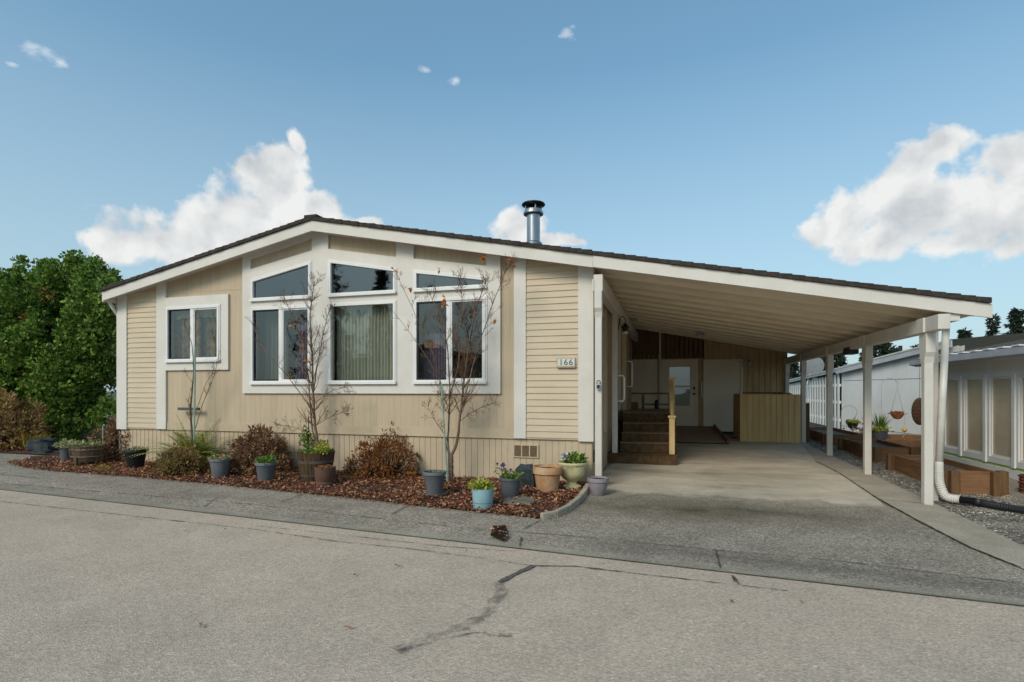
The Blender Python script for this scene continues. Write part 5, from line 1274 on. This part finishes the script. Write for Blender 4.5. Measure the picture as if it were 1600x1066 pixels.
for (u, v, ru, rv, dpt) in plumes:
    c = campt(u, v, tt+dpt); k_ = tt/FPX; A, B_ = ru*k_, rv*k_; lean = rng(-.25,.25)
    for k in range(int(46+A*B_*150)):
        d = rdir(); f = .55+.5*random.random(); tap = 1-.45*max(0, d.z)
        q = c+Vector((d.x*A*f*tap+lean*d.z*A, d.y*A*f*1.3*tap, d.z*B_*f)); q.x += 0
        if q.z < .02: continue
        cl = rng(.06,.15)
        ax = (d+Vector((rng(-.5,.5), rng(-.6,.4), rng(.1,.9)))).normalized()
        for j in range(15):
            a = rdir(); a = -a if a.dot(ax) < -.25 else a; tn = (a.cross(rdir())); dd = (tn.normalized()*.8+a*.6+Vector((0,0,.5))).normalized(); L = rng(.055,.11)
            mb.card(q+Vector((a.x,a.y,a.z*.7))*cl*rng(.7,1.05), dd, a, L, L*.7, rng(0,.15))
mb.build('crown', 'hinoki', t); print('evergreen faces', len(mb.f))
tk = MB(); 
for k in range(7):
    a = rng(0,6.28); b_ = campt(90, 695, tt)+Vector((0,0,-.3)); e_ = campt(90+rng(-110,70), 480+rng(-30,60), tt+rng(-.4,.4)); tk.tube([b_, (b_+e_)/2+Vector((rng(-.3,.3),0,.3)), e_], [.14,.07,.02], 7)
tk.build('trunk', 'bark_dark', t)
mb = MB(); 
for (u, v) in ((110,515),(72,460),(40,500)):
    c = campt(u, v, tt-.75)
    for k in range(50): mb.card(c+rdir()*.14, rdir()+Vector((0,0,-.3)), rdir(), .07, .04)
mb.build('dead_foliage', 'rustleaf', t)
# ================================================================ BARE TREES
def branch(mb, p, d, L, r, depth, leafs=None, up=.15, spread=.6, nch=4, minr=.0014):
    n = max(4, int(L/.06)); pts = [p]; rad = [r]; dd = d.normalized()
    for i in range(n):
        dd = (dd+rdir()*.13+Vector((0,0,up*.12))).normalized(); p = p+dd*L/n; pts.append(p); rad.append(max(minr, r*(1-.75*(i+1)/n)))
    mb.tube(pts, rad, 5 if r > .006 else 3, cap=False)
    if depth > 0:
        for k in range(nch):
            f = rng(.2, .97); i = min(n-1, int(f*n)); q = pts[i]; bd = (pts[i+1]-pts[i]).normalized()
            s = rdir(); s = (s-bd*s.dot(bd)).normalized(); nd = (bd*(1-spread*.55)+s*spread+Vector((0,0,up*.4))).normalized()
            branch(mb, q, nd, L*rng(.35,.62)*(1.15-.5*f), rad[i]*.55, depth-1, leafs, up, spread, nch, minr)
    elif leafs is not None and random.random() < .02: leafs.append(pts[-1])
def baretree(name, label, base, stemsl, m='bark', leafpts=()):
    t = thing(name, label, 'tree', base); mb = MB(); tw = MB()
    for pts, r0, r1, nb_, Lb, spread, up in stemsl:
        P = [Vector(p) for p in pts]; n = 26; Q = []; rad = []
        for i in range(n+1):
            tq = i/n*(len(P)-1); k = min(int(tq), len(P)-2); f = tq-k
            p0, p1, p2, p3 = P[max(k-1,0)], P[k], P[k+1], P[min(k+2, len(P)-1)]
            q = .5*((2*p1)+(p2-p0)*f+(2*p0-5*p1+4*p2-p3)*f*f+(3*p1-p0-3*p2+p3)*f**3)
            Q.append(q+rdir()*.004); rad.append(r0+(r1-r0)*(i/n)**.8)
        mb.tube(Q, rad, 8)
        for k in range(int(nb_*2.1)):
            f = rng(.30, 1.0); i = min(n-1, int(f*n)); q = Q[i]; bd = (Q[i+1]-Q[i]).normalized(); s = rdir(); s = (s-bd*s.dot(bd)).normalized()
            nd = (bd*.7+s*spread+Vector((0,0,up*.4))).normalized()
            branch(tw, q, nd, Lb*rng(.5,1.1)*(1.25-.6*f), max(.0035, rad[i]*.42), 2, None, up, .62, 3)
    mb.build('trunk', m, t); tw.build('twigs', 'bark_red', t)
    if leafpts:
        lm = MB()
        for p in leafpts:
            for k in range(3): lm.card(Vector(p), rdir()+Vector((0,0,-.7)), rdir(), .075, .045, .2)
        lm.build('dead_leaves', 'deadleaf', t)
    return t
MT['deadleaf'] = leafmat('orange dead leaf', [srgb(176,108,50), srgb(200,134,64), srgb(150,86,44)], .6, .3)
# centre tree (behind the half barrel)
def pt(u, v, y): x, z = W(u, v, y); return (x, y, z)
y1 = 7.08
baretree('bare_tree', 'bare twiggy young tree rising behind the oak half barrel', (pt(497, 745, y1)), [
    ([pt(498,748,y1), pt(497,700,y1), pt(492,660,y1), pt(489,600,y1), pt(487,540,y1), pt(485,490,y1-.03), pt(492,440,y1-.05)], .030, .004, 30, .42, .8, .5),
    ([pt(497,705,y1), pt(488,670,y1+.02), pt(484,620,y1), pt(478,560,y1-.05), pt(458,500,y1-.08), pt(440,455,y1-.1)], .016, .003, 18, .34, .8, .5),
    ([pt(489,620,y1), pt(496,570,y1-.05), pt(508,510,y1-.1), pt(516,478,y1-.12)], .012, .003, 12, .30, .8, .6),
    ([pt(486,640,y1), pt(466,610,y1-.1), pt(440,578,y1-.12), pt(410,540,y1-.1), pt(392,500,y1-.1)], .009, .0025, 9, .26, .8, .5),
    ([pt(493,665,y1), pt(520,650,y1-.08), pt(545,642,y1-.12)], .006, .002, 8, .22, .9, .1),
    ([pt(493,680,y1), pt(460,668,y1-.08), pt(430,664,y1-.12)], .005, .002, 8, .2, .9, .1),
    ([pt(490,632,y1), pt(516,612,y1-.08), pt(548,604,y1-.12)], .006, .002, 8, .22, .9, .1)], leafpts=[pt(457,508,y1-.1), pt(476,540,y1-.1), pt(478,562,y1-.1)])
y2 = 6.95
baretree('bare_tree', 'bare many stemmed tree with a green stake near the vent', (pt(704, 752, y2)), [
    ([pt(704,756,y2), pt(704,735,y2), pt(704,712,y2)], .045, .036, 0, .3, .8, .5),
    ([pt(704,714,y2), pt(714,690,y2), pt(720,640,y2-.02), pt(727,580,y2-.04), pt(735,520,y2-.05), pt(748,470,y2-.08), pt(760,440,y2-.08)], .026, .003, 28, .40, .8, .6),
    ([pt(703,714,y2), pt(700,690,y2+.02), pt(702,640,y2), pt(702,590,y2), pt(697,530,y2-.05), pt(680,480,y2-.08), pt(668,452,y2-.1)], .018, .003, 24, .36, .8, .6),
    ([pt(702,712,y2), pt(696,690,y2), pt(692,640,y2-.04), pt(688,600,y2-.06), pt(676,550,y2-.1), pt(655,505,y2-.12), pt(618,424,y2-.14)], .014, .0025, 18, .30, .8, .6),
    ([pt(718,650,y2), pt(732,600,y2-.1), pt(745,550,y2-.12), pt(768,480,y2-.14), pt(788,430,y2-.16), pt(798,408,y2-.16)], .012, .0025, 18, .30, .8, .6),
    ([pt(700,690,y2), pt(690,672,y2-.06), pt(678,655,y2-.1), pt(668,632,y2-.1)], .008, .002, 5, .22, .9, .3),
    ([pt(702,620,y2), pt(716,570,y2-.12), pt(718,520,y2-.16), pt(722,470,y2-.16), pt(716,430,y2-.16)], .011, .0025, 18, .3, .8, .6),
    ([pt(716,660,y2), pt(745,640,y2-.06), pt(775,628,y2-.1)], .006, .002, 8, .22, .9, .2),
    ([pt(690,600,y2), pt(668,560,y2-.1), pt(640,520,y2-.15), pt(605,475,y2-.18)], .006, .002, 3, .16, .9, .4)],
    leafpts=[pt(616,422,y2-.14), pt(640,450,y2-.14), pt(752,404,y2-.2), pt(755,400,y2-.2), pt(798,404,y2-.16), pt(801,412,y2-.16), pt(694,476,y2-.1), pt(690,470,y2-.1), pt(776,500,y2-.15), pt(696,466,y2-.1), pt(687,421,y2-.1)])
tag(MB().tube([pt(699,752,y2-.09), pt(690,600,y2-.09)], .012, 6).build('tree_stake', 'stake'), 'green stake tied to the many stemmed bare tree near the vent', 'stake')
y3 = 7.15
baretree('sapling', 'thin bare sapling tied to a green stake before the small window', (pt(299, 715, y3)), [
    ([pt(299,722,y3), pt(300,680,y3), pt(298,640,y3), pt(303,580,y3), pt(305,530,y3), pt(306,490,y3)], .022, .004, 3, .3, .7, .8),
    ([pt(303,600,y3), pt(300,540,y3-.03), pt(289,510,y3-.06), pt(289,500,y3-.06)], .008, .003, 3, .2, .7, .8),
    ([pt(305,670,y3), pt(318,628,y3-.04), pt(335,585,y3-.08), pt(340,560,y3-.08)], .007, .0025, 5, .25, .7, .8),
    ([pt(304,650,y3), pt(322,600,y3-.04), pt(335,580,y3-.08)], .005, .0025, 2, .25, .7, .8),
    ([pt(299,660,y3), pt(295,630,y3-.04), pt(297,612,y3-.05)], .007, .003, 2, .15, .7, .8)])
tag(MB().tube([pt(303,716,y3-.06), pt(305,542,y3-.06)], .014, 6).build('tree_stake', 'stake'), 'tall green stake beside the thin sapling before the small window', 'stake')
xa_, za_ = W(278, 641, y3+.12); xb_3, zb_3 = W(310, 637, y3+.12)
tag(bevel(MB().box(xa_, xb_3, y3+.11, y3+.16, za_+.0, za_+.045).build('hose_rail', 'pot_slate'), .006), 'short grey horizontal bar behind the sapling', 'bar')
# ================================================================ FAR CONIFERS
def conifer(u, vt, Y, hgt, w, label, dens=1.0, seed=0):
    x, zt_ = W(u, vt, Y); hgt = zt_+.4 if vt else hgt; zb = zt_-hgt; t = thing('conifer_tree', label, 'tree', (x, Y, zb), 'conifers on the skyline')
    MB().tube([(x, Y, zb), (x+rng(-.1,.1), Y, zb+hgt*.5), (x, Y, zt_)], [hgt*.018, hgt*.011, .02], 6).build('trunk', 'bark_dark', t)
    mb = MB(); nw = int(hgt*6.5*dens)
    for i in range(nw):
        f = (i+.5)/nw; z = zt_-hgt*f; R_ = w*(.06+.94*f)*rng(.6,1.1)
        for k in range(int(5+6*f)):
            a = rng(0, 6.283); d = Vector((math.cos(a), math.sin(a), rng(-.35,.1))); L = R_*rng(.5,1.1); q = Vector((x, Y, z))
            ns = max(3, int(L/.22))
            for j in range(ns):
                g = (j+1)/ns; p = q+d*L*g+Vector((0,0,-.18*L*g*g))
                for s_ in range(5): mb.card(p+rdir()*.12, (d*.6+rdir()*.9+Vector((0,0,-.35))).normalized(), rdir(), rng(.22,.42), .13)
    mb.build('crown', 'conifer', t); return t
conifer(1507, 516, 46, 9, 1.6, 'narrow dark conifer just right of the carport roof end')
conifer(1551, 492, 50, 11, 2.0, 'sparse leaning conifer between the two dark ones at far right', .45)
conifer(1588, 484, 50, 12, 3.2, 'broad dark conifer near the right picture edge')
conifer(1430, 540, 60, 9, 2.6, 'conifer top showing left of the front carport post', .7)
conifer(1378, 520, 40, 10, 2.8, 'dark conifer behind the white neighbour roof, right of the second post')
conifer(1308, 545, 44, 8, 2.2, 'dark conifer behind the box lamp under the carport beam')
conifer(1284, 548, 60, 9, 3.0, 'conifer behind the satellite dish')
conifer(1240, 565, 60, 8, 2.6, 'conifer showing beyond the end wall corner of the carport')
conifer(1262, 560, 64, 8, 2.6, 'conifer just left of the satellite dish')
conifer(1398, 545, 55, 8, 2.6, 'conifer half hidden at the second post bracket')
conifer(1350, 552, 66, 8, 3.0, 'conifer left of the second post')
# things across the street that show in the window glass
for i, (x, y, h_, w) in enumerate(((-17, -15, 9, 2.6), (-9.5, -19, 12, 3.2), (-4, -16, 7, 2.2), (-23, -18, 13, 3.5), (4, -20, 10, 3))):
    t = conifer(800, 0, 30, h_, w, 'conifer across the street, seen only as a reflection in the windows', .5)
    t.location = (x, y, -.3); t['group'] = 'conifers across the street'
oh = thing('opposite_house', 'pale house across the street, seen only as a reflection in the windows', 'house', (-12, -12, 0))
MB().prism([(-18,-.4),(-7,-.4),(-7,2.4),(-12.5,3.4),(-18,2.4)], -19, -12).build('wall', 'lap', oh)
MB().prism([(-18.5,2.3),(-12.5,3.5),(-6.5,2.3),(-6.5,2.5),(-12.5,3.72),(-18.5,2.5)], -19.4, -11.6).build('roof', 'nb_roof', oh)
for x in (-16.5,-13.2,-10): MB().box(x, x+1.6, -11.995, -11.96, .9, 2.0).build('window', 'solar', oh)
# ================================================================ SKY AND LIGHT
SUN_EL, SUN_AZ = math.radians(35), math.radians(200)     # azimuth measured clockwise from +Y: behind the camera, slightly left
sc = bpy.context.scene
wd = bpy.data.worlds.new('World'); sc.world = wd; wd.use_nodes = True
t = NT(wd.node_tree); bg = wd.node_tree.nodes['Background']
sky = t.n('ShaderNodeTexSky', sky_type='NISHITA'); sky.sun_disc = False; sky.sun_elevation = SUN_EL; sky.sun_rotation = SUN_AZ
sky.altitude = 100; sky.air_density = 1.0; sky.dust_density = 2.2; sky.ozone_density = 1.6
tc = t.n('ShaderNodeTexCoord').outputs['Generated']
sp_ = t.n('ShaderNodeSeparateXYZ', ins={0: tc})
az = t.math('ARCTAN2', sp_.outputs[0], sp_.outputs[1]); el = t.math('ARCSINE', sp_.outputs[2])
ae = t.n('ShaderNodeCombineXYZ', ins={0: az, 1: el}).outputs[0]
def azel(u, v):
    d = campt(u, v, 1.0)-Vector((0,0,H)); d.normalize(); return math.atan2(d.x, d.y), math.asin(d.z)
wn = t.n('ShaderNodeTexNoise', ins={'Vector': ae, 'Scale': 7, 'Detail': 3})
warp = t.n('ShaderNodeVectorMath', operation='MULTIPLY_ADD', ins={0: wn.outputs['Color'], 1: (.05,.04,0), 2: ae}).outputs[0]
warp = t.n('ShaderNodeVectorMath', operation='SUBTRACT', ins={0: warp, 1: (.025,.02,0)}).outputs[0]
blobs = [(420,275,60,45),(440,245,46,30),(464,222,16,22),(388,255,26,26),(500,320,36,26),(410,330,90,42),(330,345,70,42),(290,385,90,36),(360,390,160,50),(215,385,40,24),(180,392,44,28),(480,360,90,40),(575,346,22,9),
         (812,356,40,28),(838,376,80,16),(800,345,22,18),(895,378,22,10),
         (1468,236,46,36),(1425,262,52,40),(1375,305,52,40),(1330,335,60,40),(1440,320,110,60),(1530,330,80,70),(1585,250,46,40),(1600,320,80,70),(1290,360,44,30),(1380,375,90,34),(1500,380,90,24),(1590,385,44,22),(1640,300,90,90)]
wisps = [(68,84,44,15),(52,74,22,12),(95,98,18,10),(888,50,16,14),(893,42,9,8),(712,126,12,8),(664,108,10,7),(20,100,12,5)]
def field(vec, bl, soft):
    acc = None
    for (u, v, ru, rv) in bl:
        a0, e0 = azel(u, v); a1, _ = azel(u+ru, v); _, e1 = azel(u, v-rv)
        q = t.n('ShaderNodeVectorMath', operation='SUBTRACT', ins={0: vec, 1: (a0, e0, 0)}).outputs[0]
        q = t.n('ShaderNodeVectorMath', operation='MULTIPLY', ins={0: q, 1: (1/max(a1-a0, .001), 1/max(e1-e0, .001), 1)}).outputs[0]
        L = t.n('ShaderNodeVectorMath', operation='LENGTH', ins={0: q}).outputs['Value']
        f = t.math('SUBTRACT', soft, L)
        acc = f if acc is None else t.math('SMOOTH_MAX', acc, f, .18)
    return acc
fbm = t.n('ShaderNodeTexNoise', ins={'Vector': ae, 'Scale': 22, 'Detail': 9, 'Roughness': .58}).outputs[0]
fld = field(warp, blobs, 1.12)
dens = t.math('ADD', fld, t.math('MULTIPLY', t.math('SUBTRACT', fbm, .5), 2.0))
mask = t.math('SMOOTH_MIN', 1.0, t.math('MULTIPLY', t.math('MAXIMUM', t.math('SUBTRACT', dens, .0), 0.0), 2.6), .2)
fw = t.n('ShaderNodeTexNoise', ins={'Vector': t.mapping(ae, (1,1.8,1), rot=(0,0,.5)), 'Scale': 40, 'Detail': 6, 'Roughness': .6}).outputs[0]
wf = t.math('MULTIPLY', t.math('MAXIMUM', t.math('ADD', field(ae, wisps, .9), t.math('MULTIPLY', t.math('SUBTRACT', fw, .52), 3.0)), 0.0), .9, clamp=True)
# shading: offset sampling gives lit tops and grey undersides
fbs = t.n('ShaderNodeTexNoise', ins={'Vector': warp, 'Scale': 11, 'Detail': 5, 'Roughness': .5}).outputs[0]
ae2 = t.n('ShaderNodeVectorMath', operation='ADD', ins={0: warp, 1: (-.014,.028,0)}).outputs[0]
fb2 = t.n('ShaderNodeTexNoise', ins={'Vector': ae2, 'Scale': 11, 'Detail': 5, 'Roughness': .5}).outputs[0]
sh1 = t.math('MULTIPLY', t.math('SUBTRACT', fbs, fb2), 2.6)
core = t.math('MULTIPLY', t.math('MAXIMUM', t.math('SUBTRACT', dens, .5), 0), .22)
elk = t.math('MULTIPLY', t.math('SUBTRACT', .42, el), .75)
shade = t.math('ADD', t.math('SUBTRACT', t.math('SUBTRACT', .93, core), t.math('MAXIMUM', elk, 0)), sh1, clamp=True)
ccol = t.mix(shade, (2.1, 2.35, 2.6), (4.2, 4.25, 4.2))
hs = t.n('ShaderNodeHueSaturation', ins={'Saturation': 1.0, 'Value': 1.0, 'Color': sky.outputs[0]}).outputs[0]
hs = t.n('ShaderNodeGamma', ins={0: hs, 1: .72}).outputs[0]
hs = t.mix(1.0, hs, (.84,1.20,1.26), 'MULTIPLY')
hzk = t.math('MAXIMUM', t.math('SUBTRACT', 1.0, t.math('MULTIPLY', t.math('ABSOLUTE', el), 1.9)), 0.0)
hs = t.mix(t.math('MULTIPLY', hzk, .7), hs, (2.7,3.3,3.6))
c1_ = t.mix(mask, hs, ccol); c2_ = t.mix(t.math('MULTIPLY', wf, .6), c1_, (4.2,4.4,4.5))
link(t, c2_, bg.inputs[0]); bg.inputs[1].default_value = .14
sl = bpy.data.lights.new('sun', 'SUN'); sl.energy = 1.45; sl.angle = math.radians(22); sl.color = (1, .87, .73)
so_ = bpy.data.objects.new('sun', sl); C.objects.link(so_)
sd_ = Vector((math.sin(SUN_AZ)*math.cos(SUN_EL), math.cos(SUN_AZ)*math.cos(SUN_EL), math.sin(SUN_EL)))
so_.rotation_euler = sd_.to_track_quat('Z', 'Y').to_euler(); so_.location = (-5, -10, 20)
cam = bpy.data.cameras.new('camera'); co_ = bpy.data.objects.new('camera', cam); C.objects.link(co_)
co_.location = (0, 0, H); co_.rotation_euler = (math.radians(90), 0, TH)
cam.lens = FPX/1600*36; cam.sensor_width = 36; cam.shift_y = (HZ-533)/1600; cam.clip_end = 3000; cam.clip_start = .05
sc.camera = co_
sc.view_settings.view_transform = 'Standard'; sc.view_settings.look = 'None'; sc.view_settings.exposure = 0.56; sc.view_settings.gamma = 1
sc.render.engine = 'CYCLES'; sc.cycles.transparent_max_bounces = 16; sc.cycles.max_bounces = 12; sc.cycles.diffuse_bounces = 8
